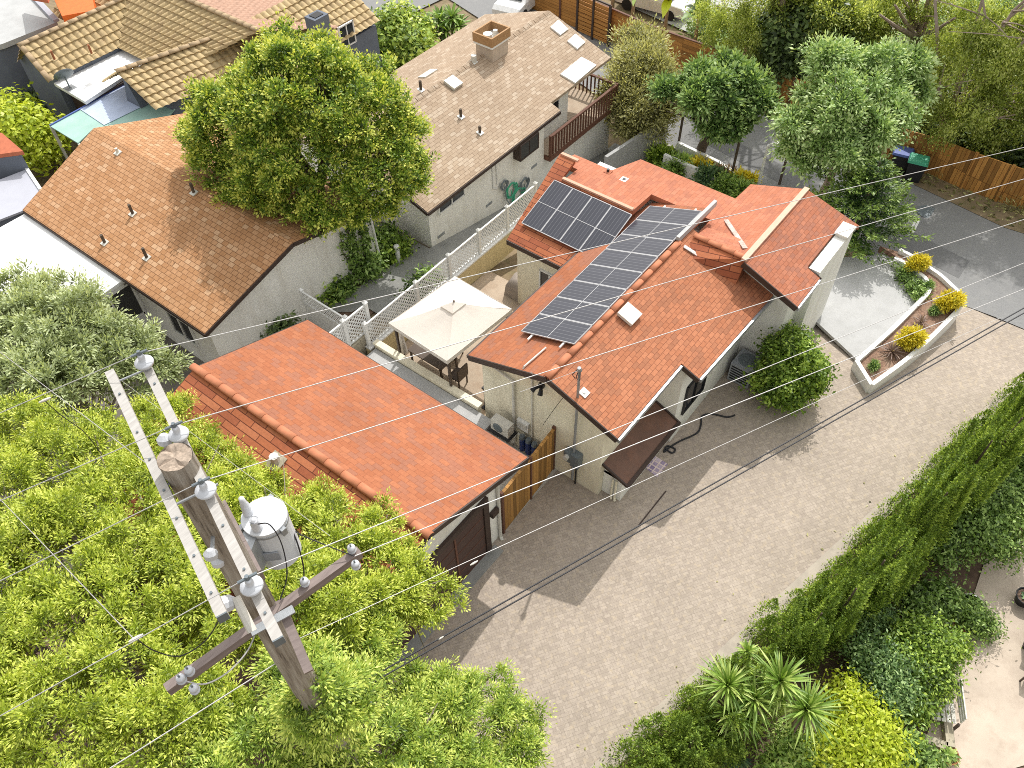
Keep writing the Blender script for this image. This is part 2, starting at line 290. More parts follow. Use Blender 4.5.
# ------------------------------------------------------------------ mesh building
class MB:
    def __init__(s): s.v = []; s.f = []; s.uvs = None
    def add(s, vs, fs):
        o = len(s.v); s.v += [tuple(p) for p in vs]; s.f += [tuple(i+o for i in f) for f in fs]; return s
    def box(s, x0, y0, z0, x1, y1, z1):
        x0, x1 = sorted((x0, x1)); y0, y1 = sorted((y0, y1)); z0, z1 = sorted((z0, z1))
        return s.add([(x0, y0, z0), (x1, y0, z0), (x1, y1, z0), (x0, y1, z0), (x0, y0, z1), (x1, y0, z1), (x1, y1, z1), (x0, y1, z1)],
                     [(0, 3, 2, 1), (4, 5, 6, 7), (0, 1, 5, 4), (1, 2, 6, 5), (2, 3, 7, 6), (3, 0, 4, 7)])
    def beam(s, p, q, w, h, up=(0, 0, 1)):
        p, q, up = Vector(p), Vector(q), Vector(up); d = (q-p).normalized()
        a = d.cross(up); a = a.normalized()*w/2 if a.length > 1e-6 else Vector((w/2, 0, 0)); b = a.cross(d).normalized()*h/2
        return s.add([p-a-b, p+a-b, p+a+b, p-a+b, q-a-b, q+a-b, q+a+b, q-a+b],
                     [(0, 3, 2, 1), (4, 5, 6, 7), (0, 1, 5, 4), (1, 2, 6, 5), (2, 3, 7, 6), (3, 0, 4, 7)][:0] or
                     [(0, 1, 2, 3), (7, 6, 5, 4), (4, 5, 1, 0), (5, 6, 2, 1), (6, 7, 3, 2), (7, 4, 0, 3)])
    def tube(s, pts, r, n=8, caps=True):
        pts = [Vector(p) for p in pts]; rs = r if isinstance(r, (list, tuple)) else [r]*len(pts); o = len(s.v); k = len(pts)
        up = Vector((0, 0, 1)); prev = None
        for i, p in enumerate(pts):
            d = (pts[min(i+1, k-1)]-pts[max(i-1, 0)])
            d = d.normalized() if d.length > 1e-9 else Vector((0, 0, 1))
            a = (prev - d*prev.dot(d)) if prev is not None else d.cross(up if abs(d.z) < .95 else Vector((1, 0, 0)))
            if a.length < 1e-6: a = d.orthogonal()
            a.normalize(); prev = a; b = d.cross(a)
            for j in range(n):
                t = 2*math.pi*j/n; s.v.append(tuple(p + (a*math.cos(t)+b*math.sin(t))*rs[i]))
        for i in range(k-1):
            for j in range(n): s.f.append((o+i*n+j, o+i*n+(j+1) % n, o+(i+1)*n+(j+1) % n, o+(i+1)*n+j))
        if caps: s.f.append(tuple(o+j for j in range(n))[::-1]); s.f.append(tuple(o+(k-1)*n+j for j in range(n)))
        return s
    def lathe(s, c, prof, n=16, axis=(0, 0, 1)):
        c = Vector(c); ax = Vector(axis).normalized(); return s.tube([c+ax*h for r, h in prof], [max(r, 1e-4) for r, h in prof], n) if len({round(h, 4) for r, h in prof}) == len(prof) else s._lathe(c, prof, n, ax)
    def _lathe(s, c, prof, n, ax):
        a = ax.orthogonal().normalized(); b = ax.cross(a); o = len(s.v)
        for r, h in prof:
            for j in range(n):
                t = 2*math.pi*j/n; s.v.append(tuple(c+ax*h+(a*math.cos(t)+b*math.sin(t))*max(r, 1e-4)))
        for i in range(len(prof)-1):
            for j in range(n): s.f.append((o+i*n+j, o+i*n+(j+1) % n, o+(i+1)*n+(j+1) % n, o+(i+1)*n+j))
        s.f.append(tuple(o+j for j in range(n))[::-1]); s.f.append(tuple(o+(len(prof)-1)*n+j for j in range(n))); return s
    def slab(s, pts, t, d=(0, 0, -1)):
        """polygon (top face, counter-clockwise from above) extruded by t along d"""
        n = len(pts); d = Vector(d)*t; top = [Vector(p) for p in pts]
        nz = sum((top[i].x*top[(i+1) % n].y-top[(i+1) % n].x*top[i].y) for i in range(n))
        if nz < 0: top = top[::-1]
        return s.add(top+[p+d for p in top], [tuple(range(n)), tuple(range(2*n-1, n-1, -1))]+[(i, n+i, n+(i+1) % n, (i+1) % n) for i in range(n)])
    def wall(s, pts, t):
        """vertical polygon extruded by the vector t"""
        n = len(pts); t = Vector(t); a = [Vector(p) for p in pts]
        return s.add(a+[p+t for p in a], [tuple(range(n)), tuple(range(2*n-1, n-1, -1))]+[(i, n+i, n+(i+1) % n, (i+1) % n) for i in range(n)])
    def sheet(s, quad, nu, nv, fn):
        q = [Vector(p) for p in quad]; o = len(s.v)
        for j in range(nv+1):
            for i in range(nu+1):
                u, w = i/nu, j/nv; p = q[0]*(1-u)*(1-w)+q[1]*u*(1-w)+q[2]*u*w+q[3]*(1-u)*w; s.v.append((p.x, p.y, fn(p.x, p.y)))
        for j in range(nv):
            for i in range(nu): a = o+j*(nu+1)+i; s.f.append((a, a+1, a+nu+2, a+nu+1))
        return s
    def build(s, name, mat, parent=None, smooth=False, local=False, uvmode='auto'):
        me = bpy.data.meshes.new(name); V = np.array(s.v, dtype=np.float64)
        if parent is not None and not local: V = V-np.array(parent.get('origin', (0, 0, 0)))
        me.from_pydata(V.tolist(), [], s.f); me.update()
        import bmesh
        bm = bmesh.new(); bm.from_mesh(me); bmesh.ops.recalc_face_normals(bm, faces=bm.faces[:]); 
        uvl = bm.loops.layers.uv.new('UVMap')
        off = Vector(parent.get('origin', (0, 0, 0))) if (parent is not None and not local) else Vector()
        for f in bm.faces:
            n = f.normal; u = Vector((-n.y, n.x, 0))
            u = u.normalized() if u.length > .05 else Vector((1, 0, 0)); w = n.cross(u)
            for l in f.loops: p = l.vert.co+off; l[uvl].uv = (p.dot(u), p.dot(w))
        bm.to_mesh(me); bm.free()
        if smooth: me.polygons.foreach_set('use_smooth', [True]*len(me.polygons))
        me.materials.append(mat); o = bpy.data.objects.new(name, me); col.objects.link(o)
        if parent is not None: o.parent = parent; o['origin'] = tuple(parent.get('origin', (0, 0, 0)))
        else: o['origin'] = (0.0, 0.0, 0.0)
        return o
def tag(o, label=None, cat=None, group=None, kind=None):
    if label: o['label'] = label
    if cat: o['category'] = cat
    if group: o['group'] = group
    if kind: o['kind'] = kind
    return o
def thing(name, label, cat, loc=(0, 0, 0), group=None):
    e = bpy.data.objects.new(name, None); col.objects.link(e); e.location = loc; e['origin'] = tuple(float(x) for x in loc); e.empty_display_size = .2
    return tag(e, label, cat, group)
def solo(mb, name, mat, label, cat, group=None, smooth=False):
    return tag(mb.build(name, mat, smooth=smooth), label, cat, group)
def struct(mb, name, mat): return tag(mb.build(name, mat), kind='structure')
def clone(root, loc, rot=None, label=None, scale=None):
    r = root.copy(); col.objects.link(r); r.location = loc
    if rot is not None: r.rotation_euler = rot
    if scale is not None: r.scale = scale
    if label: r['label'] = label
    for ch in root.children:
        c = ch.copy(); col.objects.link(c); c.parent = r
        for g in ch.children:
            d = g.copy(); col.objects.link(d); d.parent = c
    return r

# ------------------------------------------------------------------ plants
def leaves_mesh(name, P, N, D, ln, wd, shoot, mat, parent, fold=.0):
    """leaf-shaped faces: base, two shoulders, tip"""
    n = len(P); D = D/np.maximum(np.linalg.norm(D, axis=1, keepdims=True), 1e-6)
    S = np.cross(D, N); S /= np.maximum(np.linalg.norm(S, axis=1, keepdims=True), 1e-6)
    U = np.cross(S, D); ln = ln[:, None]; wd = wd[:, None]
    V = np.empty((n, 4, 3)); V[:, 0] = P; V[:, 1] = P+D*ln*.5+S*wd*.5+U*wd*fold; V[:, 2] = P+D*ln-U*ln*.08; V[:, 3] = P+D*ln*.5-S*wd*.5+U*wd*fold
    V = V.reshape(-1, 3)-np.array(parent.get('origin', (0, 0, 0)) if parent is not None else (0, 0, 0))
    me = bpy.data.meshes.new(name); me.vertices.add(4*n); me.vertices.foreach_set('co', V.ravel())
    me.loops.add(4*n); me.loops.foreach_set('vertex_index', np.arange(4*n, dtype=np.int32))
    me.polygons.add(n); me.polygons.foreach_set('loop_start', np.arange(0, 4*n, 4, dtype=np.int32)); me.polygons.foreach_set('loop_total', np.full(n, 4, dtype=np.int32))
    a = me.attributes.new('shoot', 'FLOAT', 'POINT'); a.data.foreach_set('value', np.repeat(shoot, 4).astype(np.float32))
    me.update(calc_edges=True); me.validate(); me.materials.append(mat)
    o = bpy.data.objects.new(name, me); col.objects.link(o)
    if parent is not None: o.parent = parent
    o['origin'] = tuple(parent.get('origin', (0, 0, 0))) if parent is not None else (0.0, 0.0, 0.0)
    return o
def unit(rng, n):
    v = rng.normal(size=(n, 3)); return v/np.linalg.norm(v, axis=1, keepdims=True)
def clump_points(rng, lobes, nclump, inner=.55, low=-.75, holes=.5, hs=1.0):
    """shoot positions in the outer part of overlapping lobes (cx, cy, cz, rx, ry, rz)"""
    Lb = np.array(lobes, float); vol = (Lb[:, 3]*Lb[:, 4]*Lb[:, 5])**(2/3); w = vol/vol.sum(); C = []; O = []
    while len(C) < nclump:
        k = rng.choice(len(Lb), p=w); d = unit(rng, 1)[0]
        if d[2] < low: continue
        bumpy = .84+.2*math.sin(6*d[0]+3*k)*math.cos(5*d[1]+4*d[2]+k)+rng.normal()*.07
        r = (inner+(1-inner)*rng.random()**.6)*bumpy; p = Lb[k, :3]+d*Lb[k, 3:]*r
        q = ((p-Lb[:, :3])/Lb[:, 3:]); q = np.sqrt((q**2).sum(1)); q[k] = 9
        if (q < inner*.9).any(): continue
        h = math.sin(2.7*hs*p[0]+1.3*k)*math.sin(2.5*hs*p[1]+.7)+.8*math.sin(3.1*hs*p[2]+1.9*hs*p[0]+.5*k)
        if h < -.35 and rng.random() < holes: continue
        C.append(p); O.append(d)
    return np.array(C), np.array(O)
def lumpy(lobes, n, r0, r1, seed, core=.8):
    """boughs: small lobes crowding the skin of the big ones, so that the crown has heads and hollows"""
    rng = np.random.default_rng(seed); c, o = clump_points(rng, lobes, n, .9, -.55, 0.0); out = [(l[0], l[1], l[2], l[3]*core, l[4]*core, l[5]*core) for l in lobes]
    for p in c: r = rng.uniform(r0, r1); out.append((p[0], p[1], p[2], r, r, r*.8))
    return out
def crown(name, mat, parent, lobes, nclump, per, ln, wd, spread, seed=1, style='leaf', inner=.55, low=-.75, droop=0.0, up=.6, holes=.6, hs=1.0):
    rng = np.random.default_rng(seed); C, O = clump_points(rng, lobes, nclump, inner, low, holes, hs); n = nclump*per
    c = np.repeat(C, per, 0); o = np.repeat(O, per, 0); sh = np.repeat(rng.random(nclump), per); sc = np.repeat(.7+.6*rng.random(nclump), per)
    if style == 'tuft':       # needles or leaflets fanning out of a shoot
        ax = o*.8+np.array([0, 0, up])+np.repeat(rng.normal(size=(nclump, 3))*.45, per, 0)
        D = ax/np.linalg.norm(ax, axis=1, keepdims=True)*.75+unit(rng, n)*1.1; D[:, 2] -= droop
        q_ = rng.random(n); P = c+D*(q_[:, None]*spread*sc[:, None]); sh = np.clip(.4*sh+.75*q_*(D*o).sum(1).clip(-.2, 1)+.12, 0, 1); N = unit(rng, n)*.8+o*.35+np.array([0, 0, 1.0])  # tips lighter, bases darker: new growth, deepened to paint highlights and dark gaps
    elif style == 'spray':    # flat hanging or layered fans
        ax = o*np.array([1, 1, .4])+np.repeat(rng.normal(size=(nclump, 3))*.25, per, 0); ax /= np.linalg.norm(ax, axis=1, keepdims=True)
        t = rng.random((n, 1)); P = c+ax*t*spread*sc[:, None]*1.6+rng.normal(size=(n, 3))*spread*np.array([.3, .3, .12]); P[:, 2] -= (t[:, 0]**2)*droop*spread
        D = ax+unit(rng, n)*.8; D[:, 2] -= droop*.6; N = unit(rng, n)*.6+np.array([0, 0, 1.0])
    elif style == 'hang':     # leaves falling from the shoot
        P = c+rng.normal(size=(n, 3))*spread*np.array([.55, .55, .9])*sc[:, None]; P[:, 2] -= spread*.5
        D = unit(rng, n)*.8+np.array([0, 0, -.7]); N = unit(rng, n)*.8+o*.5+np.array([0, 0, .6])
    elif style == 'upright':  # cypress sprays, pressed upwards
        P = c+rng.normal(size=(n, 3))*spread*np.array([.5, .5, 1.1])*sc[:, None]; D = o*.55+unit(rng, n)*.45+np.array([0, 0, 1.1]); N = o*.7+unit(rng, n)*.7+np.array([0, 0, .5])
    else:
        P = c+rng.normal(size=(n, 3))*spread*sc[:, None]; N = o*.7+unit(rng, n)*.75+np.array([0, 0, up]); D = unit(rng, n)+o*.5
        N /= np.linalg.norm(N, axis=1, keepdims=True); D = D-N*(D*N).sum(1, keepdims=True)
    return leaves_mesh(name, P, N, D, ln*(.6+.8*rng.random(n)), wd*(.6+.8*rng.random(n)), sh, mat, parent, .12)
def spires(name, mat, parent, cones, per, ln, wd, seed):
    """feathery upright leaders: (x, y, z base, z tip, radius) cones clothed in short rising sprays"""
    rng = np.random.default_rng(seed); Ps, Ns, Ds, S = [], [], [], []
    for x, y, zb, zt_, r in cones:
        n = int(per*(zt_-zb)); t = rng.random(n)**.85; a = rng.random(n)*6.283; rr = r*(1-t**1.4)*(.55+.45*rng.random(n))*(1+.25*np.sin(a*3+t*9))+.012
        lx, ly = rng.normal(0, .05, 2); o = np.stack([np.cos(a), np.sin(a), np.zeros(n)], 1)
        Ps.append(np.stack([x+lx*t*(zt_-zb)+o[:, 0]*rr, y+ly*t*(zt_-zb)+o[:, 1]*rr, zb+(zt_-zb)*t], 1)); Ds.append(o*.7+unit(rng, n)*.6+np.array([0, 0, .8])); Ns.append(o*.8+unit(rng, n)*.5+np.array([0, 0, .55])); S.append(np.clip((rr/(r*(1-t**1.4)+.03)-.45)*1.1+.25*rng.random(n)+.25*t, 0, 1))  # outer sprays lighter: new growth plus painted highlights over a darkened inside
    P = np.concatenate(Ps); n = len(P); return leaves_mesh(name, P, np.concatenate(Ns), np.concatenate(Ds), ln*(.6+.8*rng.random(n)), wd*(.6+.8*rng.random(n)), np.concatenate(S), mat, parent, .1)
def fronds(name, mat, parent, base, h, R, seed, levels=13, n=9, per=95, ln=.15, wd=.05):
    """layered conifer branches: each a drooping frond with upturned tip"""
    rng = np.random.default_rng(seed); Ps, Ds, Ns, S = [], [], [], []; b = np.array(base)
    for i in range(levels):
        u = (i+.3)/levels; z = .35+u*(h-.4); r0 = R*(1-u**1.5)+.15
        for k in range(n):
            a = rng.random()*6.283; r = r0*rng.uniform(.6, 1.12); d = np.array([math.cos(a), math.sin(a), 0]); s = np.array([-d[1], d[0], 0]); m = int(per*r/R)+12
            t = rng.random(m)**.6; side = rng.uniform(-1, 1, m)*(.34*(1-t*.75)); lift_ = -.28*t+.42*t**3
            Ps.append(b+np.array([0, 0, z])+d*(t*r)[:, None]+s*side[:, None]+np.array([0, 0, 1])*(lift_*r*.55)[:, None]+rng.normal(0, .03, (m, 3)))
            Ds.append(d*.8+s*np.sign(side)[:, None]*.6+rng.normal(0, .3, (m, 3))+np.array([0, 0, .25])*t[:, None]); Ns.append(np.tile(np.array([0, 0, 1.0]), (m, 1))+d*.3+rng.normal(0, .4, (m, 3))); S.append(np.clip(t*.9+rng.normal(0, .15, m), 0, 1))
    P = np.concatenate(Ps); n_ = len(P); return leaves_mesh(name, P, np.concatenate(Ns), np.concatenate(Ds), ln*(.6+.8*rng.random(n_)), wd*(.6+.8*rng.random(n_)), np.concatenate(S), mat, parent, .1)
def limbs(mb, base, top, r0, targets, seed=1, n=8, r1=None, wig=.25):
    """a tapered trunk and limbs running out into the crown"""
    rng = random.Random(seed); b, t = Vector(base), Vector(top); r1 = r1 or r0*.6
    m = 7; pts = [b.lerp(t, i/m)+Vector((rng.uniform(-wig, wig), rng.uniform(-wig, wig), 0))*(.4 if 0 < i < m else 0) for i in range(m+1)]
    rs = [r0*(1.35 if i == 0 else 1)*(1-i/m)+r1*(i/m) for i in range(m+1)]; mb.tube(pts, rs, n)
    for q in targets:
        q = Vector(q); k = rng.randint(m-3, m); s = pts[k]; d = q-s; mid = s+d*.5+Vector((rng.uniform(-1, 1), rng.uniform(-1, 1), .5))*d.length*.12
        r = rs[k]*.6; cs = [s, s.lerp(mid, .5)+Vector((0, 0, .03)), mid, mid.lerp(q, .5), q]; mb.tube(cs, [r, r*.75, r*.55, r*.35, r*.12], 6)
        for _ in range(2):
            e = mid+Vector((rng.uniform(-1, 1), rng.uniform(-1, 1), rng.uniform(.1, .8)))*d.length*.35; mb.tube([mid, mid.lerp(e, .5)+Vector((0, 0, .05)), e], [r*.4, r*.25, r*.08], 5)
    return mb
def tree(name, label, cat, base, top, r0, lobes, leaf, bark, nclump, per, ln, wd, spread, seed=1, group=None, nl=8, r1=None, **kw):
    t = thing(name, label, cat, base, group); rng = random.Random(seed)
    tg = [(l[0]+rng.uniform(-.5, .5)*l[3], l[1]+rng.uniform(-.5, .5)*l[4], l[2]+rng.uniform(-.1, .6)*l[5]) for l in (lobes if len(lobes) >= nl else list(lobes)*2)]
    tg = rng.sample(tg, min(nl, len(tg)))
    limbs(MB(), base, top, r0, tg, seed, r1=r1).build('trunk', bark, t, smooth=True)
    crown('crown', leaf, t, lobes, nclump, per, ln, wd, spread, seed, **kw); return t
def bush(name, label, cat, base, lobes, leaf, nclump, per, ln, wd, spread, seed=1, group=None, stems=True, **kw):
    t = thing(name, label, cat, base, group); b = Vector(base)
    mb = MB()
    for l in lobes:
        for k in range(3):
            rr = random.Random(seed*31+k); e = Vector((l[0]+rr.uniform(-.4, .4)*l[3], l[1]+rr.uniform(-.4, .4)*l[4], l[2]+.3*l[5])); mb.tube([b+Vector((rr.uniform(-.05, .05), rr.uniform(-.05, .05), 0)), b.lerp(e, .5)+Vector((0, 0, .05)), e], [.035, .025, .008], 5)
    mb.build('stem', M['bark'], t)
    crown('foliage', leaf, t, lobes, nclump, per, ln, wd, spread, seed, **kw); return t
def rosette(V, c, n, ln, wd, rng, lift=.5, arch=.35, seg=4):
    """strap leaves arching out of one heart; fills V = (verts, faces, shoot)"""
    c = Vector(c)
    for i in range(n):
        a = i*2.399963+rng.uniform(-.2, .2); el = lift*(1-i/n)*1.5+rng.uniform(-.1, .15); l = ln*rng.uniform(.75, 1.1)
        d = Vector((math.cos(a)*math.cos(el), math.sin(a)*math.cos(el), math.sin(el))); s = Vector((-math.sin(a), math.cos(a), 0)); o = len(V[0]); tone = rng.random()
        for k in range(seg+1):
            t = k/seg; p = c+d*l*t+Vector((0, 0, -arch*l*t*t)); w = wd*(.6+1.2*t*(1-t)*1.6)*(1-t**4) if k < seg else .002
            up = Vector((0, 0, 1))*w*.18
            V[0].extend([tuple(p+s*w/2+up), tuple(p), tuple(p-s*w/2+up)]); V[2].extend([tone]*3)
        for k in range(seg):
            q = o+3*k; V[1].extend([(q, q+1, q+4, q+3), (q+1, q+2, q+5, q+4)])
def rosette_mesh(name, V, mat, parent):
    me = bpy.data.meshes.new(name); off = np.array(parent.get('origin', (0, 0, 0))) if parent is not None else 0
    me.from_pydata((np.array(V[0])-off).tolist(), [], V[1]); a = me.attributes.new('shoot', 'FLOAT', 'POINT'); a.data.foreach_set('value', V[2]); me.update()
    me.polygons.foreach_set('use_smooth', [True]*len(me.polygons)); me.materials.append(mat)
    o = bpy.data.objects.new(name, me); col.objects.link(o); o.parent = parent; return o
# ------------------------------------------------------------------ ground, drive, paths
def axis(lo, hi, a, b, st):  # fine between a and b, coarse outside
    xs = [lo]; 
    while xs[-1] < a-1e-6: xs.append(min(a, xs[-1]+12))
    while xs[-1] < b-1e-6: xs.append(min(b, xs[-1]+st))
    while xs[-1] < hi-1e-6: xs.append(min(hi, xs[-1]+25))
    return xs
gx = axis(-60, 320, -6, 42, .5); gy = axis(-120, 320, -14, 46, 1.0); mb = MB()
for y in gy:
    for x in gx: mb.v.append((x, y, height(x, y)-.03))
nx = len(gx); mb.f = [(j*nx+i, j*nx+i+1, (j+1)*nx+i+1, (j+1)*nx+i) for j in range(len(gy)-1) for i in range(nx-1)]
struct(mb, 'ground', M['dry_ground'])
def edge_y(x): return 2.32-.2322*(x-5.41)          # line of the hedge side of the drive
def drape(name, mat, quad, up, nu=24, nv=12): return struct(MB().sheet(quad, nu, nv, lambda x, y: height(x, y)+up), name, mat)
hf = lambda x, y: height(x, y)+.02
mb = MB().sheet([(-7, edge_y(-7), 0), (11.87, edge_y(11.87), 0), (11.87, 8.05, 0), (-7, 8.05, 0)], 30, 6, hf); mb.sheet([(11.87, edge_y(11.87), 0), (26.7, edge_y(26.7), 0), (26.7, 6.2, 0), (11.87, 6.6, 0)], 40, 6, hf); struct(mb, 'driveway', M['pavers'])
struct(MB().sheet([(-7, edge_y(-7)-.42, 0), (26.7, edge_y(26.7)-.42, 0), (26.7, edge_y(26.7), 0), (-7, edge_y(-7), 0)], 60, 1, lambda x, y: height(x, y)+.06), 'kerb_strip', M['kerb'])
def strips(name, mat, quads, up):
    mb = MB()
    for q in quads: mb.sheet(q, 8, 40, lambda x, y: height(x, y)+up)
    return struct(mb, name, mat)
strips('street', M['asphalt'], [[(26.9, -40, 0), (31.0, -40, 0), (32.1, .75, 0), (26.7, .5, 0)], [(26.7, .5, 0), (32.1, .75, 0), (39.4, 22, 0), (33.9, 22, 0)], [(33.9, 22, 0), (39.4, 22, 0), (45, 45, 0), (40, 45, 0)]], .045)
struct(MB().sheet([(28.2, 1.2, 0), (29.4, 1.2, 0), (33.9, 14.5, 0), (32.7, 14.5, 0)], 4, 24, lambda x, y: height(x, y)+.052), 'street_patch', plain('asphalt_repair', (.17, .17, .172), .9, var=.15, scale=20))
strips('street_verge', M['dry_ground'], [[(31.0, -40, 0), (35.5, -40, 0), (35.6, .75, 0), (32.1, .75, 0)], [(32.1, .75, 0), (35.6, .75, 0), (41.5, 22, 0), (39.4, 22, 0)]], .06)
drape('back_street', M['asphalt'], [(24, 36, 0), (24, 60, 0), (40, 52, 0), (38, 34.5, 0)], .06, 10, 10)
drape('far_pavement', M['pale_concrete'], [(41, 13.5, 0), (44, 34, 0), (70, 50, 0), (75, 16, 0)], .08, 6, 6)
drape('far_lot', plain('pinkish_paving', (.52, .43, .40), .9, var=.1, scale=.7), [(42, -12, 0), (42, 12, 0), (75, 14, 0), (75, -12, 0)], .07, 6, 6)
struct(MB().sheet([(11.9, 8.0, 0), (17.6, 8.0, 0), (17.6, 15.3, 0), (11.7, 15.3, 0)], 2, 2, lambda x, y: .015), 'patio', M['tan_concrete'])
struct(MB().sheet([(9.2, 7.95, 0), (11.86, 7.95, 0), (11.86, 10.4, 0), (9.2, 10.4, 0)], 2, 2, lambda x, y: .035), 'side_yard_paving', M['concrete'])
drape('neighbour_path', M['grey_concrete'], [(13.4, 15.75, 0), (30.5, 15.75, 0), (30.5, 17.9, 0), (13.4, 17.9, 0)], .06, 34, 4)
drape('garden_path', M['grey_concrete'], [tuple(A(322, 313)), tuple(A(352, 313)), tuple(A(430, 267)), tuple(A(408, 255))], .055, 4, 2)
drape('side_path', M['grey_concrete'], [(16.2, 17.9, 0), (17.2, 17.9, 0), (17.2, 29, 0), (16.2, 29, 0)], .06, 2, 12)
drape('planting_bed', M['soil'], [(8.2, 17.2, 0), (15.9, 17.2, 0), (15.9, 18.6, 0), (8.2, 18.6, 0)], .03, 8, 2)
drape('tree_bed', M['soil'], [(15.6, 18, 0), (16.2, 18, 0), (16.2, 27, 0), (15.6, 27, 0)], .03, 2, 6)
drape('neighbour_yard_paving', M['dark_concrete'], [(-2, 16.5, 0), (8.2, 16.5, 0), (8.2, 36, 0), (-2, 36, 0)], .02, 4, 4)
drape('back_yard_ground', M['dry_ground'], [(8, 28.8, 0), (13, 28.8, 0), (13, 40, 0), (8, 40, 0)], .03, 4, 4)
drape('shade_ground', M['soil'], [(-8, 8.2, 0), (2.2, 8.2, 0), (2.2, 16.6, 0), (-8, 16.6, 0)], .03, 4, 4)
drape('hedge_bed', M['soil'], [(-7, -6.0, 0), (24, -8.5, 0), (24, edge_y(24)-.42, 0), (-7, edge_y(-7)-.42, 0)], .0, 30, 6)
drape('yard_paving', M['yard_concrete'], [tuple(A(905, 800)), tuple(A(1250, 700)), tuple(A(1150, 480)), tuple(A(985, 560))], .03, 4, 4)
drape('front_yard_gravel', M['grey_concrete'], [(29.4, 14.0, 0), (24.5, 12.2, 0), (24.5, 15.7, 0), (29.6, 16.8, 0)], .06, 8, 4)
drape('pavement', M['concrete'], [(28.0, 6.5, 0), (28.7, 6.5, 0), (32.0, 16.5, 0), (31.2, 16.5, 0)], .1, 4, 24)
# pale pad beside the right wing, butting on the planter's inner wall
ip = [A(858, 361, .1), A(926, 300, .1), A(931, 290, .1), A(921, 272, .1), A(909, 262, .1), A(885, 255, .1), A(838, 258, .1), A(812, 318, .1)]
struct(MB().slab([Vector((p.x, p.y, .12)) for p in ip], .12), 'terrace', M['pale_concrete'])
# the planter's bed
ob = [A(872, 384, .3), A(903, 364, .3), A(950, 321, .3), A(961, 305, .3), A(953, 290, .3), A(929, 270, .3), A(912, 256, .3), A(880, 246, .3)]
bed = [Vector((p.x, p.y, .3)) for p in ob]+[Vector((p.x, p.y, .3)) for p in [A(905, 262, .3), A(920, 273, .3), A(929, 290, .3), A(924, 301, .3), A(858, 362, .3)]]
struct(MB().slab(bed, .3), 'planter_bed', M['mulch'])

# ------------------------------------------------------------------ house helpers
def wall_box(mb, x0, y0, x1, y1, z0, z1): return mb.box(x0, y0, z0, x1, y1, z1)
def gable_y(mb, x0, x1, y0, y1, z0, ze, xr, zr):   # ridge along y, gable ends at y0 and y1
    pr = [(x0, y0, z0), (x1, y0, z0), (x1, y0, ze), (xr, y0, zr), (x0, y0, ze)]; return mb.wall(pr, (0, y1-y0, 0))
def gable_x(mb, x0, x1, y0, y1, z0, ze0, ze1, yr, zr):
    pr = [(x0, y0, z0), (x0, y1, z0), (x0, y1, ze1), (x0, yr, zr), (x0, y0, ze0)]; return mb.wall(pr, (x1-x0, 0, 0))
def window(parent, p, u, w, h, n, frame=M['white'], glass=M['glass'], bars=1, t=.06, name='window'):
    """framed window: lower-left corner p, along u, outward normal n"""
    p, u, n = Vector(p), Vector(u).normalized(), Vector(n).normalized(); z = Vector((0, 0, 1)); mb = MB(); c = n*.03
    def bar(a, b, wd): mb.beam(a+c, b+c, wd, .07, n)
    bar(p, p+u*w, t); bar(p+z*h, p+u*w+z*h, t); bar(p-z*t/2, p+z*(h+t/2), t); bar(p+u*w-z*t/2, p+u*w+z*(h+t/2), t)
    for k in range(bars): q = p+u*w*(k+1)/(bars+1); bar(q, q+z*h, t*.8)
    f = mb.build(name, frame, parent)
    g = MB(); a = p+n*.015; g.wall([a, a+u*w, a+u*w+z*h, a+z*h], n*.012); g.build('pane', glass, f); return f
def cap_row(mb, p, q, r=.13, step=.42, lift=.02, flat=.75):
    """overlapping half-round cap tiles from p to q"""
    p, q = Vector(p), Vector(q); L_ = (q-p).length; k = max(1, round(L_/step)); d = (q-p)/L_; s = d.cross(Vector((0, 0, 1))).normalized(); up = s.cross(d)
    for i in range(k):
        a = p+d*(L_*i/k-.03); b = p+d*(L_*(i+1)/k+.03); o = len(mb.v); n = 8
        for e, rr, zz in ((a, r*1.035, .012), (b, r*.97, .0)):
            for j in range(n+1):
                th = math.pi*j/n; mb.v.append(tuple(e+s*math.cos(th)*rr+up*(math.sin(th)*rr*flat+lift+zz-.03)))
            for j in range(n+1):
                th = math.pi*j/n; mb.v.append(tuple(e+s*math.cos(th)*rr*.82+up*(math.sin(th)*rr*flat*.78+lift+zz-.03)))
        m = n+1
        for j in range(n):
            mb.f += [(o+j, o+j+1, o+2*m+j+1, o+2*m+j), (o+m+j, o+3*m+j, o+3*m+j+1, o+m+j+1)]
            mb.f += [(o+j, o+m+j, o+m+j+1, o+j+1), (o+2*m+j, o+2*m+j+1, o+3*m+j+1, o+3*m+j)]
        mb.f += [(o, o+2*m, o+3*m, o+m), (o+n, o+m+n, o+3*m+n, o+2*m+n)]
    return mb
def vent(parent, p, h=.35, r=.05, mat=M['bark'], flash=M['white'], nrm=(0, 0, 1), name='vent_pipe', sz=.12):
    p = Vector(p); n = Vector(nrm).normalized(); u = n.cross(Vector((0, 1, 0))).normalized(); w = n.cross(u)
    f = MB().slab([p+n*.035+(u*a+w*b)*sz for a, b in ((-1, -1), (1, -1), (1, 1), (-1, 1))], .03, -n)
    v = MB().tube([p, p+Vector((0, 0, h))], r, 8).build(name, mat, parent); f.build('flashing', flash, v); return v

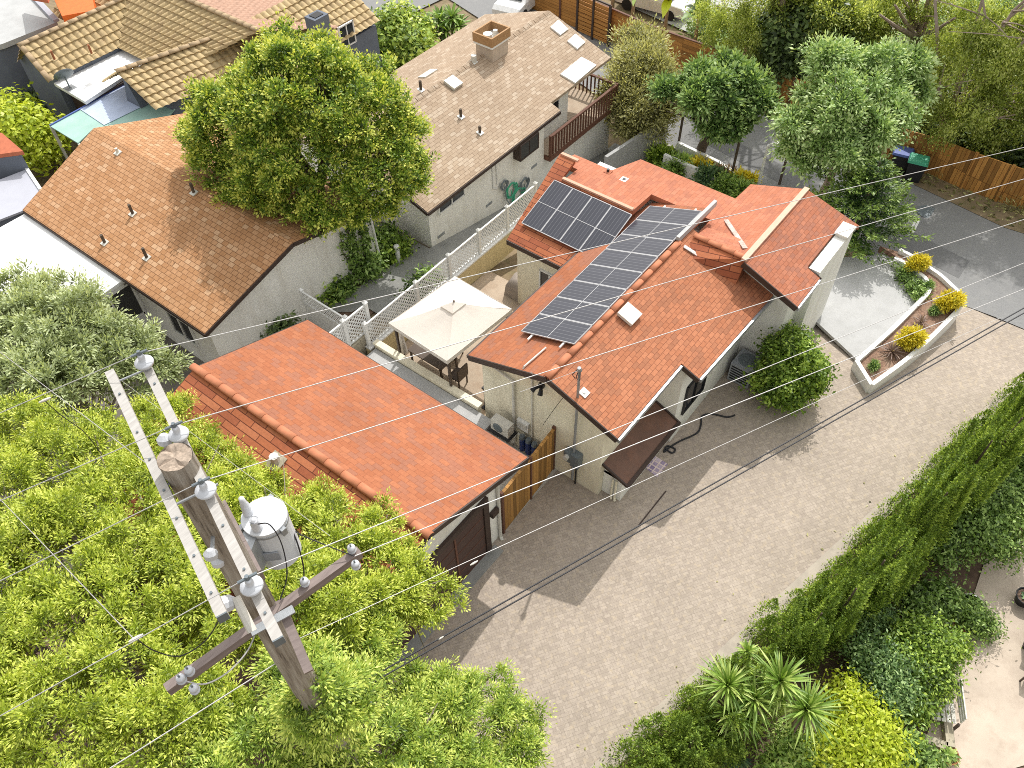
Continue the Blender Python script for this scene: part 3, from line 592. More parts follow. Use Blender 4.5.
# ------------------------------------------------------------------ main house
house = thing('red_roof_house', 'cream stucco house with red shingle roofs beside the paved drive', 'house', (11.87, 6.48, 0))
RZ, RY = 4.5, 8.2
def zr(y): return RZ-.368*(RY-y)
def zl(y): return RZ-.355*(y-RY)
mb = MB()
mb.wall([(11.87, 6.48, -.2), (11.87, 10.75, -.2), (11.87, 10.75, zl(10.75)-.16), (11.87, RY, RZ-.16), (11.87, 6.48, zr(6.48)-.16)], (7.3, 0, 0))
mb.build('wall', M['cream'], house)
MB().wall([(14.85, 5.78, -.2), (14.85, 7.0, -.2), (14.85, 7.0, zr(7.0)-.17), (14.85, 5.78, zr(5.78)-.17)], (4.3, 0, 0)).build('side_wall', M['stucco'], house)
MB().box(16.9, 11.3, -.2, 21.6, 13.35, 3.15).build('rear_wall', M['cream'], house)
MB().box(19.2, 8.3, -1.2, 21.6, 13.2, 3.45).build('rear_wall', M['stucco'], house)
MB().box(19.15, 4.66, -.6, 22.95, 8.1, 3.8).build('wing_wall', M['stucco'], house)
# roofs
T = .14
r = MB(); xf = 11.58
r.slab([(xf, RY, RZ), (xf, 5.92, zr(5.92)), (14.83, 5.92, zr(5.92)), (14.83, 5.32, zr(5.32)), (19.14, 5.20, zr(5.20)), (19.14, RY, RZ)], T)
r.build('roof', M['red_shingle'], house)
MB().slab([(xf, RY+.004, RZ-.002), (20.35, RY+.004, RZ-.002), (20.35, 10.3, zl(10.3)), (17.9, 11.0, zl(11.0)), (xf, 11.0, zl(11.0))], T).build('roof', M['garage_shingle'], house)
# rear wing: slope towards the patio, almost flat red roof behind it
def zw(x): return 3.2+.345*(x-16.5)
MB().slab([(16.5, 11.1, zw(16.5)), (17.3, 11.02, zw(17.3)), (17.6, 10.36, zw(17.6)), (19.2, 10.36, zw(19.2)), (19.2, 13.2, zw(19.2)), (20.0, 13.2, zw(20.0)), (20.0, 13.85, zw(20.0)), (16.5, 13.45, zw(16.5))], .12).build('rear_roof', M['red_rear'], house)
MB().slab([(19.22, 7.6, 4.05), (21.9, 7.6, 3.98), (21.9, 11.75, 3.98), (20.75, 12.2, 4.0), (20.75, 13.75, 4.0), (20.02, 13.85, 4.07), (20.02, 13.12, 4.07), (19.22, 13.12, 4.1), (19.22, 10.38, 4.1), (20.37, 10.38, 4.05), (20.37, 8.17, 4.05), (19.22, 8.17, 4.05)], .2).build('flat_roof', M['flat_red'], house)
c = MB(); c.beam((19.2, 10.36, 4.17), (19.2, 13.15, 4.17), .12, .07); c.beam((20.02, 13.1, 4.42), (20.02, 13.8, 4.42), .12, .07); c.build('ridge_cap', plain('pink_cap', (.66, .38, .27), .85, var=.1), house)
# right wing
WR, WZ = 6.2, 4.6
def ww(y): return WZ-.39*abs(y-WR)
MB().slab([(18.62, WR, WZ), (18.62, 4.28, ww(4.28)), (20.15, 4.28, ww(4.28)), (20.2, 4.75, ww(4.75)), (22.0, 4.75, ww(4.75)), (22.6, 4.75, ww(4.75)), (23.15, 4.3, ww(4.3)), (22.9, WR, WZ)], T).build('wing_roof', M['wing_shingle'], house)
MB().slab([(18.95, WR+.003, WZ-.002), (22.9, WR+.003, WZ-.002), (23.05, 8.1, ww(8.1)), (21.1, 8.2, ww(8.2)), (18.95, 8.2, ww(8.2))], T).build('wing_roof', M['flat_red'], house)
MB().slab([(18.86, 7.95, 4.52), (18.86, 6.2, 4.52), (18.4, 6.2, 3.65), (18.0, 7.95, 4.2)], .1, (1, 0, -.3)).build('cross_gable', M['red_rear'], house)
MB().slab([(18.862, 7.95, 4.515), (18.862, 6.2, 4.515), (19.8, 6.6, 4.38), (19.8, 8.0, 4.2)], .1).build('cross_gable', M['flat_red'], house)
# fascia boards
def fas(a, b, h=.2, w=.035, name='fascia', mat=None, par=None): MB().beam(Vector(a)+Vector((0, 0, -.1)), Vector(b)+Vector((0, 0, -.1)), w, h).build(name, mat or M['trim'], par or house)
fas((xf-.02, RY, RZ), (xf-.02, 5.92, zr(5.92))); fas((xf-.02, RY, RZ), (xf-.02, 11.0, zl(11.0)))
fas((16.48, 11.1, zw(16.5)), (16.48, 13.45, zw(16.5)), .18)
fas((18.6, 4.28, ww(4.28)), (18.6, WR, WZ), .2); fas((14.81, 5.9, zr(5.9)), (14.81, 5.32, zr(5.32)), .18)
fas((20.17, 4.26, ww(4.28)), (20.17, 4.75, ww(4.75)), .2)
fas((xf, 5.89, zr(5.92)), (14.8, 5.89, zr(5.92)), .13, .09, 'gutter', M['steel']); fas((14.85, 5.29, zr(5.32)), (19.1, 5.17, zr(5.20)), .13, .09, 'gutter', M['steel']); fas((18.62, 4.25, ww(4.28)), (20.15, 4.25, ww(4.28)), .13, .06, 'gutter', M['steel'])
fas((xf, 11.03, zl(11)), (17.9, 11.03, zl(11)), .12, .08, 'gutter')
cap_row(MB(), (xf-.02, RY, RZ+.02), (18.3, RY, RZ+.02), .105, .5).build('ridge_cap', M['cap_tile'], house, smooth=True)
cap_row(MB(), (18.86, 6.2, 4.53), (18.86, 7.95, 4.53), .1, .44).build('ridge_cap', M['cap_tile'], house, smooth=True)
c = MB(); c.beam((18.64, WR, WZ+.03), (22.9, WR, WZ+.03), .17, .07); c.build('ridge_cap', plain('pale_cap', (.68, .45, .34), .85, var=.1), house)
MB().beam((18.3, 8.25, 4.60), (20.55, 8.2, 4.60), .11, .2).build('parapet', M['grey_roof'], house)
# worn valley flashings
c = MB(); c.beam((21.05, 8.1, ww(8.1)+.02), (19.25, 6.45, ww(6.45)+.02), .15, .03); c.build('flashing', plain('worn_flashing', (.48, .38, .33), .8, var=.5, scale=12, dirt=(.75, .7, .66), dirt_amt=.9), house)
c = MB(); c.beam((18.3, 8.0, 4.47), (18.5, 6.8, 4.03), .12, .03); c.build('flashing', plain('pale_flashing', (.62, .58, .55), .7, var=.4, scale=12), house)
# white chimney stack on the wing's drive side
ch = MB(); ch.wall([(20.22, 4.70, -.3), (22.75, 4.70, -.3), (22.75, 4.70, 3.98), (20.22, 4.70, 3.98)], (0, -.36, 0)); chim = ch.build('chimney', M['stucco'], house)
c = MB(); c.box(22.05, 4.3, 4.07, 22.72, 4.74, 4.12); 
for x in (22.07, 22.62):
    c.box(x, 4.29, 3.983, x+.08, 4.69, 4.07)
c.build('chimney_cap', M['ac_white'], chim)
MB().box(22.16, 4.36, 3.984, 22.61, 4.64, 4.0).build('flue', M['black'], chim)
# windows and doors
window(house, (15.3, 5.78, 1.0), (1, 0, 0), 1.25, 1.25, (0, -1, 0), M['black'], bars=1)
window(house, (17.3, 5.78, 1.5), (1, 0, 0), 1.3, .95, (0, -1, 0), M['white'], bars=1)
MB().box(17.1, 5.745, 1.2, 18.9, 5.775, 2.75).build('window_surround', M['stucco'], house)
window(house, (16.9, 11.55, .9), (0, 1, 0), .8, 1.3, (-1, 0, 0), M['white'], bars=1)
window(house, (12.6, 10.75, 1.0), (1, 0, 0), 1.2, 1.1, (0, 1, 0), M['white'], bars=1)
# bathroom lean-to with a brown sheet roof
lean = MB().box(12.09, 5.84, -.2, 14.84, 6.475, 1.12).build('annexe', M['stucco'], house)
MB().wall([(12.09, 6.47, 1.0), (12.09, 5.82, 1.0), (12.09, 5.82, 1.12), (12.09, 6.47, 1.42)], (2.75, 0, 0)).build('annexe_gable', M['stucco'], lean)
MB().slab([(11.96, 6.47, 1.56), (11.96, 5.60, 1.2), (14.8, 5.60, 1.2), (14.8, 6.47, 1.56)], .09).build('annexe_roof', M['brown_sheet'], lean)
c = MB(); c.beam((11.95, 5.59, 1.2), (14.82, 5.59, 1.2), .1, .1); c.beam((11.95, 5.6, 1.19), (11.95, 6.47, 1.55), .05, .1); c.beam((14.81, 5.6, 1.19), (14.81, 6.47, 1.55), .05, .1); c.build('annexe_gutter', M['trim'], lean)
c = MB()
for y in (6.0, 6.12): c.tube([(12.04, y, 1.0), (12.04, y, .15), (11.98, y-.05, .05)], .035, 8)
c.build('drain_pipe', M['cream'], lean)
# front gable: downpipe, conduit, lamps
c = MB(); a = OX(487, 362, 11.83); b_ = OX(513, 381, 11.8); c.tube([a, b_, Vector((11.8, b_.y, .45)), Vector((11.72, b_.y-.02, .3))], .045, 8); c.build('downpipe', M['ac_white'], house)
c = MB(); a = OX(532, 378, 11.83); c.tube([a, Vector((11.83, a.y, .5))], .022, 6); c.tube([OX(540, 385, 11.82), OX(531, 372, 11.5)+Vector((0, 0, .0)), ], .012, 5); c.build('conduit', M['ac_white'], house)
c = MB(); p = OX(541, 386, 11.8); c.box(p.x-.03, p.y-.08, p.z-.06, p.x+.07, p.y+.08, p.z+.06)
for s in (-1, 1): c.tube([p, p+Vector((-.14, s*.1, -.02)), p+Vector((-.24, s*.14, -.08))], [.03, .06, .075], 8)
c.build('security_lamp', M['black'], house)
# roof details
q = Vector((14.55, 7.25, zr(7.25))); n = Vector((0, -.368, 1)).normalized(); u = Vector((1, 0, 0)); w = n.cross(u)
q = OP(628, 316, (0, RY, RZ), (0, -.368, 1)); 
MB().slab([q+n*.16+(u*a+w*b)*.27 for a, b in ((-1, -1), (1, -1), (1, 1), (-1, 1))], .1, -n).build('roof_hatch', M['ac_white'], house)
MB().slab([q+n*.1+(u*a+w*b)*.23 for a, b in ((-1, -1), (1, -1), (1, 1), (-1, 1))], .12, -n).build('hatch_base', M['steel'], house)
vent(house, OP(584, 393, (0, RY, RZ), (0, -.368, 1)), .06, .05, M['white'], M['white'], (0, -.368, 1), sz=.12)
c = MB(); p = OP(546, 349, (0, RY, RZ), (0, .355, 1)); p2 = OP(524, 368, (0, RY, RZ), (0, .355, 1)); up = Vector((0, 0, .06)); c.tube([p+up, p2+up, p2+Vector((-.08, .0, -.1))], .028, 6); c.build('roof_conduit', M['ac_white'], house)
vent(house, A(624, 180, 4.02), .05, .06, M['black'], M['white']); vent(house, A(608, 172, 4.02), .12, .05, M['black'], M['flat_red'])
# service mast with its head
mast = thing('service_mast', 'grey metal service mast rising through the front roof slope', 'mast', (11.72, 7.05, 0))
p = A(576, 455, 1.0); mt = OX(579, 372, 11.72); mt2 = Vector((11.72, mt.y-.05, .2))
MB().tube([Vector((11.74, mt.y, .25)), Vector((11.74, mt.y, mt.z+.05))], .04, 8).build('pipe', M['steel'], mast)
MB().tube([Vector((11.74, mt.y, mt.z+.05)), Vector((11.72, mt.y, mt.z+.16))], [.075, .05], 8).build('weather_head', M['steel'], mast)
c = MB()
for s in (-1, 0, 1): c.tube([Vector((11.72, mt.y+s*.03, mt.z+.1)), Vector((11.6, mt.y+s*.12, mt.z-.08)), Vector((11.66, mt.y+s*.06, mt.z-.24))], .012, 5)
c.build('cable_loop', M['dark_wire'], mast)
bx = thing('electric_meter_box', 'grey electric meter box with a round glass meter on the gable wall', 'meter box', (11.84, 7.0, 1.0))
p = OX(577, 457, 11.8); MB().box(11.62, p.y-.16, p.z-.32, 11.86, p.y+.12, p.z+.22).build('box', M['grey_box'], bx)
MB().box(11.64, p.y+.13, p.z-.26, 11.86, p.y+.36, p.z+.18).build('side_box', M['grey_box'], bx)
MB().tube([(11.64, p.y+.24, p.z+.02), (11.53, p.y+.24, p.z+.02)], .085, 12).build('meter', M['ac_white'], bx)
MB().tube([(11.8, p.y, p.z-.3), (11.8, p.y, .0)], .03, 6).build('conduit', M['black'], bx)

# ------------------------------------------------------------------ solar panels
PW, PL = .85, 1.92
def panel_proto(label, group):
    t = thing('solar_panel', label, 'solar panel', (0, 0, 0), group); g = MB(); h = .035
    for a, b in (((0, 0, 0), (PW, 0, 0)), ((0, PL, 0), (PW, PL, 0)), ((0, 0, 0), (0, PL, 0)), ((PW, 0, 0), (PW, PL, 0))): g.beam(a, b, .024, h)
    g.beam((0, PL/2, .012), (PW, PL/2, .012), .018, .013); g.build('frame', M['panel_frame'], t, local=True)
    MB().box(.0121, .0121, -.014, PW-.0121, PL-.0121, .010).build('cells', M['cells'], t, local=True); return t
def place(o, p, u, v):
    n = u.cross(v).normalized(); m = Matrix((u.normalized(), n.cross(u).normalized(), n)).transposed(); o.location = p; o.rotation_euler = m.to_euler(); o['origin'] = tuple(p)
words = ['first', 'second', 'third', 'fourth', 'fifth', 'sixth', 'seventh', 'eighth', 'ninth', 'tenth', 'eleventh', 'twelfth', 'thirteenth', 'fourteenth', 'fifteenth', 'sixteenth', 'seventeenth', 'eighteenth']
N2 = Vector((0, .355, 1)).normalized(); p0 = Vector((0, RY, RZ+.12)); a_, b_, c_, d_ = [OP(*q, p0, N2) for q in ((520.75, 330.75), (574.5, 345), (698.25, 212), (648.25, 207))]
base0 = Vector((12.90, 8.27, 0)); base0.z = RZ+.13-.355*(base0.y-RY); up_ = Vector((0, 1, -.355)).normalized()
pr = None
for k in range(8):
    p = base0+Vector((.879*k, .008*k, 0))
    lab = words[k]+' dark solar panel from the front gable in the long ridge column'
    if pr is None: pr = panel_proto(lab, 'solar panels in the long ridge array'); o = pr
    else: o = clone(pr, p, label=lab)
    # local x along the ridge, local y down the slope: flip so that the glass looks up
    place(o, p+up_*PL, Vector((1, 0, 0)), -up_) if False else place(o, p, up_.cross(Vector((0, 0, 0))) if False else Vector((1, 0, 0)), up_)
g = MB()
for s in (.35, 1.5):
    p = base0+up_*s; g.beam(p+Vector((-.22, 0, -.05)), p+Vector((7.2, 0, -.05)), .05, .05)
solo(g, 'mounting_rail', M['white'], 'pale mounting rails showing past the front end of the ridge solar array', 'rails')
n1 = Vector((-.345, 0, 1)).normalized(); q0 = (16.5, 0, 3.2+.12); pts = [OP(*q, q0, n1) for q in ((522.7, 222.7), (577.3, 249.2), (550, 187.5), (628.9, 222.7))]
u1 = Vector((0, -1, 0)); v1 = Vector((1, 0, .345)).normalized(); 
for k in range(4):
    lab = words[k]+' blue-black solar panel from the lattice fence on the rear roof slope'
    o = clone(pr, (0, 0, 0), label=lab); o['group'] = 'solar panels on the rear roof slope'
    o.scale = (.885, 1, 1); s_ = pts[0]+Vector((-.02, -.77*k+.02, 0)); s_.z = zw(s_.x)+.12; place(o, s_, u1, v1)
# ------------------------------------------------------------------ garage
gar = thing('garage', 'garage with a broad orange-red shingle roof and dark brown door', 'garage', (9.11, 7.96, 0))
GX, GZ = 6.05, 4.75
def zg(x): return GZ-.335*abs(x-GX)
MB().wall([(2.75, 7.96, -.1), (9.11, 7.96, -.1), (9.11, 7.96, zg(9.11)-.16), (GX, 7.96, GZ-.16), (2.75, 7.96, zg(2.75)-.16)], (0, 7.4, 0)).build('wall', M['stucco'], gar)
MB().slab([(GX, 7.5, GZ), (9.78, 7.5, zg(9.78)), (9.78, 15.75, zg(9.78)), (GX, 15.75, GZ)], .13).build('roof', M['garage_shingle'], gar)
MB().slab([(GX-.004, 7.5, GZ-.003), (GX-.004, 15.75, GZ-.003), (2.3, 15.75, zg(2.3)), (2.3, 7.5, zg(2.3))], .13).build('roof', M['red_rear'], gar)
FZ = [gar]
def fz(a, b, h=.18, w=.035): MB().beam(Vector(a)+Vector((0, 0, -.1)), Vector(b)+Vector((0, 0, -.1)), w, h).build('fascia', M['trim'], FZ[0])
fz((GX, 7.48, GZ), (9.78, 7.48, zg(9.78))); fz((GX, 7.48, GZ), (2.3, 7.48, zg(2.3))); fz((GX, 15.77, GZ), (9.78, 15.77, zg(9.78))); fz((9.8, 7.5, zg(9.78)), (9.8, 15.75, zg(9.78)), .14)
cap_row(MB(), (GX, 7.42, GZ+.02), (GX, 15.8, GZ+.02), .115, .55).build('ridge_cap', M['cap_tile'], gar, smooth=True)
dr = MB().box(3.6, 7.90, 0, 8.35, 7.955, 2.5); door = dr.build('garage_door', M['door_brown'], gar)
c = MB()
for k in range(5): c.box(3.6, 7.885, .05+.5*k, 8.35, 7.899, .07+.5*k)
for x in (4.8, 6.0, 7.2): c.box(x-.03, 7.87, .02, x+.03, 7.899, 2.48)
c.build('door_batten', M['rail_wood'], door)
c = MB(); c.box(8.36, 7.86, 0, 8.56, 7.955, 2.75); c.box(3.4, 7.86, 0, 3.595, 7.955, 2.75); c.box(3.6, 7.86, 2.51, 8.355, 7.955, 2.75); c.build('door_frame', M['trim'], gar)
c = MB(); c.tube([(9.0, 7.9, 3.3), (9.0, 7.9, .1), (8.95, 7.8, .03)], .05, 8); c.build('downpipe', M['ac_white'], gar)
c = MB(); c.box(8.66, 7.83, 1.55, 8.93, 7.955, 1.75); c.build('bracket', M['trim'], gar)
struct(MB().box(3.3, 7.55, .01, 8.7, 7.88, .05), 'garage_apron', M['grey_concrete'])
vent(gar, OP(276, 462, (GX, 0, GZ), (-.335, 0, 1)), .25, .12, M['ac_white'], M['stained_block'], (-.335, 0, 1), 'roof_vent', .22)

# wooden gate between garage and house
g_ = thing('wooden_gate', 'golden board gate closing the yard between garage and house', 'gate', (9.2, 7.93, 0))
MB().beam((9.22, 7.93, 1.08), (10.52, 8.0, 1.08), .05, 2.0).build('gate_leaf', M['gate_wood'], g_); MB().beam((10.6, 8.0, 1.08), (11.78, 8.08, 1.08), .05, 2.0).build('gate_leaf', M['gate_wood'], g_)
for x, y in ((9.17, 7.93), (10.56, 8.0), (11.82, 8.1)): MB().box(x-.035, y-.05, 0, x+.035, y+.05, 2.16).build('post', M['rail_wood'], g_)
c = MB(); c.beam((9.22, 7.93, 2.1), (10.52, 8.0, 2.1), .09, .03); c.beam((10.6, 8.0, 2.1), (11.78, 8.08, 2.1), .09, .03); c.build('top_rail', M['gate_wood'], g_)

# ledge and coping wall between garage and patio
lw = thing('ledge_wall', 'low wall with pale concrete ledge and cream coping beside the garage', 'wall', (11.6, 10.4, 0))
MB().box(9.95, 10.2, -.1, 11.60, 15.2, 1.0).build('ledge', M['pale_concrete'], lw)
MB().box(11.63, 10.85, -.1, 11.80, 15.25, 1.12).build('wall', M['cream'], lw); MB().box(11.605, 10.8, 1.123, 11.83, 15.3, 1.2).build('coping', M['cream'], lw)
st = solo(MB().box(9.9, 15.56, -.1, 11.95, 15.74, 1.36), 'block_wall', M['stained_block'], 'short mossy concrete block wall at the end of the ledge', 'wall')
# mini split unit on the ledge
ac = thing('split_air_conditioner', 'off-white split air conditioner standing on the concrete ledge', 'air conditioner', tuple(A(496, 432, 1.0)))
p = A(503, 431, 1.0); MB().box(p.x-.17, p.y-.33, 1.06, p.x+.12, p.y+.33, 1.52).build('case', M['ac_white'], ac)
MB()._lathe(Vector((p.x-.17, p.y+.06, 1.29)), [(.18, -.004), (.18, .012), (.15, .02), (.05, .02)], 16, Vector((-1, 0, 0))).build('fan_grille', M['grey_box'], ac)
MB().box(p.x-.26, p.y-.4, 1.005, p.x+.2, p.y+.4, 1.05).build('base', M['black'], ac)
# water filters by the gate
for k, (px, py) in enumerate(((534.5, 437), (540.5, 440.5), (546.5, 443))):
    w_ = thing('water_filter', ['blue water filter housing nearest the white air conditioner', 'blue water filter housing in the middle of the row of three', 'blue water filter housing nearest the wooden gate'][k], 'water filter', (11.7, 9.2-.22*k, .3), 'blue water filters by the gate')
    MB().tube([(11.68, 9.15-.23*k, .32), (11.68, 9.15-.23*k, .9)], .095, 12).build('sump', M['blue'], w_, smooth=False)
    MB().tube([(11.68, 9.15-.23*k, .9), (11.68, 9.15-.23*k, 1.02)], [.1, .08], 12).build('head', M['grey_box'], w_)
cp = thing('sprinkler_controller', 'small white sprinkler controller box on the gable wall', 'box', (11.85, 9.3, 1.2))
MB().box(11.76, 9.0, 1.15, 11.866, 9.42, 1.55).build('case', M['white'], cp); MB().box(11.74, 9.05, 1.3, 11.757, 9.37, 1.5).build('panel', M['ac_white'], cp)
c = MB(); c.tube([(11.7, 9.6, .05), (11.7, 9.6, .9), (11.7, 9.15, 1.0)], .03, 6); c.tube([(11.65, 9.8, .05), (11.65, 9.8, .8), (11.7, 9.4, .8)], .03, 6); c.tube([(11.62, 10.0, .05), (11.62, 10.0, .6)], .05, 6)
solo(c, 'water_pipes', M['ac_white'], 'cream water pipes rising beside the blue filters', 'pipes')

# ------------------------------------------------------------------ patio
pw = thing('patio_wall', 'yellow stucco patio wall with white top carrying the lattice fence', 'wall', (11.8, 15.35, 0))
MB().box(11.46, 15.32, -.1, 20.75, 15.5, .93).build('wall', M['yellow_wall'], pw); MB().box(11.46, 15.29, .933, 20.75, 15.53, 1.0).build('coping', M['white'], pw)
def lattice(parent, p, q, h, posts, sp=.165, w=.042, name='lattice_panel', post_h=.12):
    p, q = Vector(p), Vector(q); d = (q-p); Ln = d.length; d.normalize(); z = Vector((0, 0, 1)); n = d.cross(z); mb = MB()
    for sgn, off in ((1, .008), (-1, -.008)):
        k = -h
        while k < Ln+h:
            a0, a1 = (k, k+h) if sgn > 0 else (k+h, k); z0, z1 = 0.0, h
            def clip(a, b, za, zb):
                if a < 0: t = (0-a)/(b-a); a, za = 0, za+(zb-za)*t
                if a > Ln: t = (Ln-a)/(b-a); a, za = Ln, za+(zb-za)*t
                return a, za
            lo, hi = sorted((a0, a1))
            if hi > .02 and lo < Ln-.02:
                (s0, t0), (s1, t1) = clip(a0, a1, z0, z1), clip(a1, a0, z1, z0)
                if abs(s1-s0) > .03: mb.beam(p+d*s0+z*t0+n*off, p+d*s1+z*t1+n*off, w, .012, n)
            k += sp
    mb.build(name, M['white'], parent)
    r = MB(); r.beam(p+z*(h+.02), q+z*(h+.02), .06, .06); r.beam(p+z*.0, q+z*.0, .05, .05); r.build('rail', M['white'], parent)
    for t in posts:
        s = p+d*(Ln*t); MB().box(s.x-.055, s.y-.055, s.z-.1, s.x+.055, s.y+.055, s.z+h+post_h).add(*pyr(s+z*(h+post_h), .075)).build('post', M['white'], parent)
def pyr(c, r): return [c+Vector((-r, -r, 0)), c+Vector((r, -r, 0)), c+Vector((r, r, 0)), c+Vector((-r, r, 0)), c+Vector((0, 0, r))], [(0, 3, 2, 1), (0, 1, 4), (1, 2, 4), (2, 3, 4), (3, 0, 4)]
lf = thing('lattice_fence', 'long white lattice fence along the top of the patio wall', 'fence', (11.5, 15.42, 1.0))
lattice(lf, (11.55, 15.42, 1.02), (20.7, 15.42, 1.02), .95, [0.0, .265, .45, .63, .81, 1.0])
lf = thing('lattice_fence', 'short white lattice fence on the mossy block wall', 'fence', (9.2, 15.7, 1.0))
lattice(lf, (10.1, 15.66, 1.42), (11.92, 15.66, 1.42), 1.05, [.45, 1.0])
lf = thing('lattice_gate', 'white gate with solid boards and lattice top by the white gable wall', 'gate', (9.75, 15.7, 0))
pa = A(301, 291, 2.0); pb = A(345, 318, 2.0)
lattice(lf, (pa.x, pa.y, 1.45), (pb.x, pb.y, 1.45), .5, [0.0, 1.0])
MB().beam((pa.x, pa.y, .75), (pb.x, pb.y, .75), .04, 1.35).build('board', M['white'], lf)
# gazebo
gz = thing('gazebo', 'cream canvas gazebo with square roof standing on the patio', 'gazebo', (13.1, 13.0, 0))
co = [A(388.5, 323, 2.55), A(455, 276, 2.55), A(512, 309, 2.55), A(447, 361, 2.55)]; ap = A(454, 303, 3.25); mb = MB(); k = 8
for i in range(4):
    a, b = co[i], co[(i+1) % 4]
    o = len(mb.v)
    for r_ in range(k+1):
        t = r_/k*.86
        for s_ in range(k+1):
            e = a.lerp(b, s_/k); p = e.lerp(ap, t); p.z -= .03*math.sin(math.pi*s_/k)*(1-t)*.9+.035*math.sin(math.pi*r_/k)+.008*math.sin(9*s_/k+3*r_/k+i); mb.v.append(tuple(p))
    for r_ in range(k):
        for s_ in range(k): q = o+r_*(k+1)+s_; mb.f.append((q, q+1, q+k+2, q+k+1))
    mb.wall([a, b, b+Vector((0, 0, -.16)), a+Vector((0, 0, -.16))], Vector((ap.x-a.x, ap.y-a.y, 0)).normalized()*.006)
mb.build('canopy', M['canvas'], gz)
mb = MB(); vt = [c_.lerp(ap, .8)+Vector((0, 0, .035)) for c_ in co]
for i in range(4): mb.add([vt[i], vt[(i+1) % 4], ap+Vector((0, 0, .06))], [(0, 1, 2)]); mb.wall([vt[i], vt[(i+1) % 4], vt[(i+1) % 4]-Vector((0, 0, .05)), vt[i]-Vector((0, 0, .05))], (ap-vt[i])*.01)
mb.build('vent_top', M['canvas'], gz); MB().tube([ap+Vector((0, 0, .05)), ap+Vector((0, 0, .1))], .03, 8).build('finial', M['bronze'], gz)
for c_ in co:
    q = c_.lerp(Vector((ap.x, ap.y, c_.z)), .09); MB().box(q.x-.035, q.y-.035, 0, q.x+.035, q.y+.035, 2.5).build('post', M['bronze'], gz)
# furniture below it
tb = thing('patio_table', 'dark patio table under the cream gazebo', 'table', (12.9, 13.0, 0))
tb_c = A(433, 352, .7); MB().box(tb_c.x-.45, tb_c.y-.75, .68, tb_c.x+.45, tb_c.y+.75, .72).build('table_top', M['bronze'], tb)
for sx in (-.38, .38):
    for sy in (-.66, .66): MB().box(tb_c.x+sx-.03, tb_c.y+sy-.03, .01, tb_c.x+sx+.03, tb_c.y+sy+.03, .68).build('leg', M['bronze'], tb)
def patio_chair(x, y, rz, label):
    t = thing('patio_chair', label, 'chair', (x, y, .015), 'patio chairs under the gazebo'); t.rotation_euler = (0, 0, rz)
    MB().box(-.24, -.24, .40, .24, .24, .45).build('seat', M['bronze'], t, local=True); MB().box(-.24, .2, .45, .24, .25, .95).build('backrest', M['bronze'], t, local=True)
    for sx in (-.2, .2):
        for sy in (-.2, .2): MB().box(sx-.02, sy-.02, 0, sx+.02, sy+.02, .4).build('leg', M['bronze'], t, local=True)
    return t
pc = patio_chair(tb_c.x-.8, tb_c.y+.3, rad(90), 'dark patio chair on the garage side of the table')
clone(pc, (tb_c.x+.8, tb_c.y-.2, .015), (0, 0, rad(-90)), 'dark patio chair on the house side of the table')
clone(pc, (tb_c.x-.1, tb_c.y-1.15, .015), (0, 0, rad(180)), 'dark patio chair pulled out at the front of the gazebo')
um = thing('folded_umbrella', 'folded cream patio umbrella leaning by the yellow wall', 'umbrella', (12.1, 14.4, 0))
p = A(402, 341, 1.2); MB().tube([(p.x, p.y, .02), (p.x, p.y, 2.0)], .025, 8).build('pole', M['bronze'], um)
MB().tube([(p.x, p.y, .7), (p.x, p.y, .9), (p.x, p.y, 1.9)], [.14, .12, .03], 8).build('canopy', M['canvas'], um)
gr = thing('covered_grill', 'barbecue grill under a taupe cover by the rear wall', 'grill', tuple(A(524, 292, 0)))
p = A(526, 288, .3); mb = MB(); k = 10
prof = [(.0, 1.0), (.28, 1.02), (.5, .92), (.62, .62), (.68, .02)]
for j, (r_, z_) in enumerate(prof):
    for i in range(16):
        th = 2*math.pi*i/16; sq = 1/max(abs(math.cos(th)), abs(math.sin(th)))**.75; mb.v.append((p.x+math.cos(th)*r_*sq*.8+.02*math.sin(7*th), p.y+math.sin(th)*r_*sq*1.0, z_*.8+.03*math.sin(5*th)*(r_ > .3)))
for j in range(4):
    for i in range(16): mb.f.append((j*16+i, j*16+(i+1) % 16, (j+1)*16+(i+1) % 16, (j+1)*16+i))
mb.build('cover', M['cover'], gr, smooth=True); MB().box(p.x-.4, p.y-.5, .02, p.x+.4, p.y+.5, .1).build('base', M['black'], gr)
c = MB(); p = A(486, 402, .3); c.box(p.x-.04, p.y-.04, .01, p.x+.04, p.y+.04, 1.0); c.box(p.x-.12, p.y-.12, .01, p.x+.12, p.y+.12, .05); c.box(p.x-.06, p.y-.1, .95, p.x+.06, p.y+.1, 1.02)
solo(c, 'post_light', M['black'], 'black post light by the left corner of the gable', 'light')

# ------------------------------------------------------------------ left neighbour: tan shingle house
ln = thing('tan_shingle_house', 'white stucco house with a tan-orange shingle gable roof and vent pipes', 'house', (8.2, 18.7, 0))
LX, LZ, LE = 11.75, 3.75, 2.8
sl = (LZ-LE)/(LX-7.85)
def zt(x): return LZ-sl*abs(x-LX)
MB().wall([(8.15, 18.85, -.2), (15.35, 18.85, -.2), (15.35, 18.85, zt(15.35)-.14), (LX, 18.85, LZ-.14), (8.15, 18.85, zt(8.15)-.14)], (0, 9.6, 0)).build('wall', M['stucco'], ln)
MB().slab([(LX, 18.5, LZ), (LX, 29.4, LZ), (7.82, 28.6, LE), (7.85, 18.5, LE)], .12).build('roof', M['tan_shingle'], ln)
MB().slab([(LX+.004, 18.5, LZ-.003), (15.6, 18.5, zt(15.6)), (15.6, 28.6, zt(15.6)), (LX+.004, 29.4, LZ-.003)], .12).build('roof', M['tan_shingle'], ln)
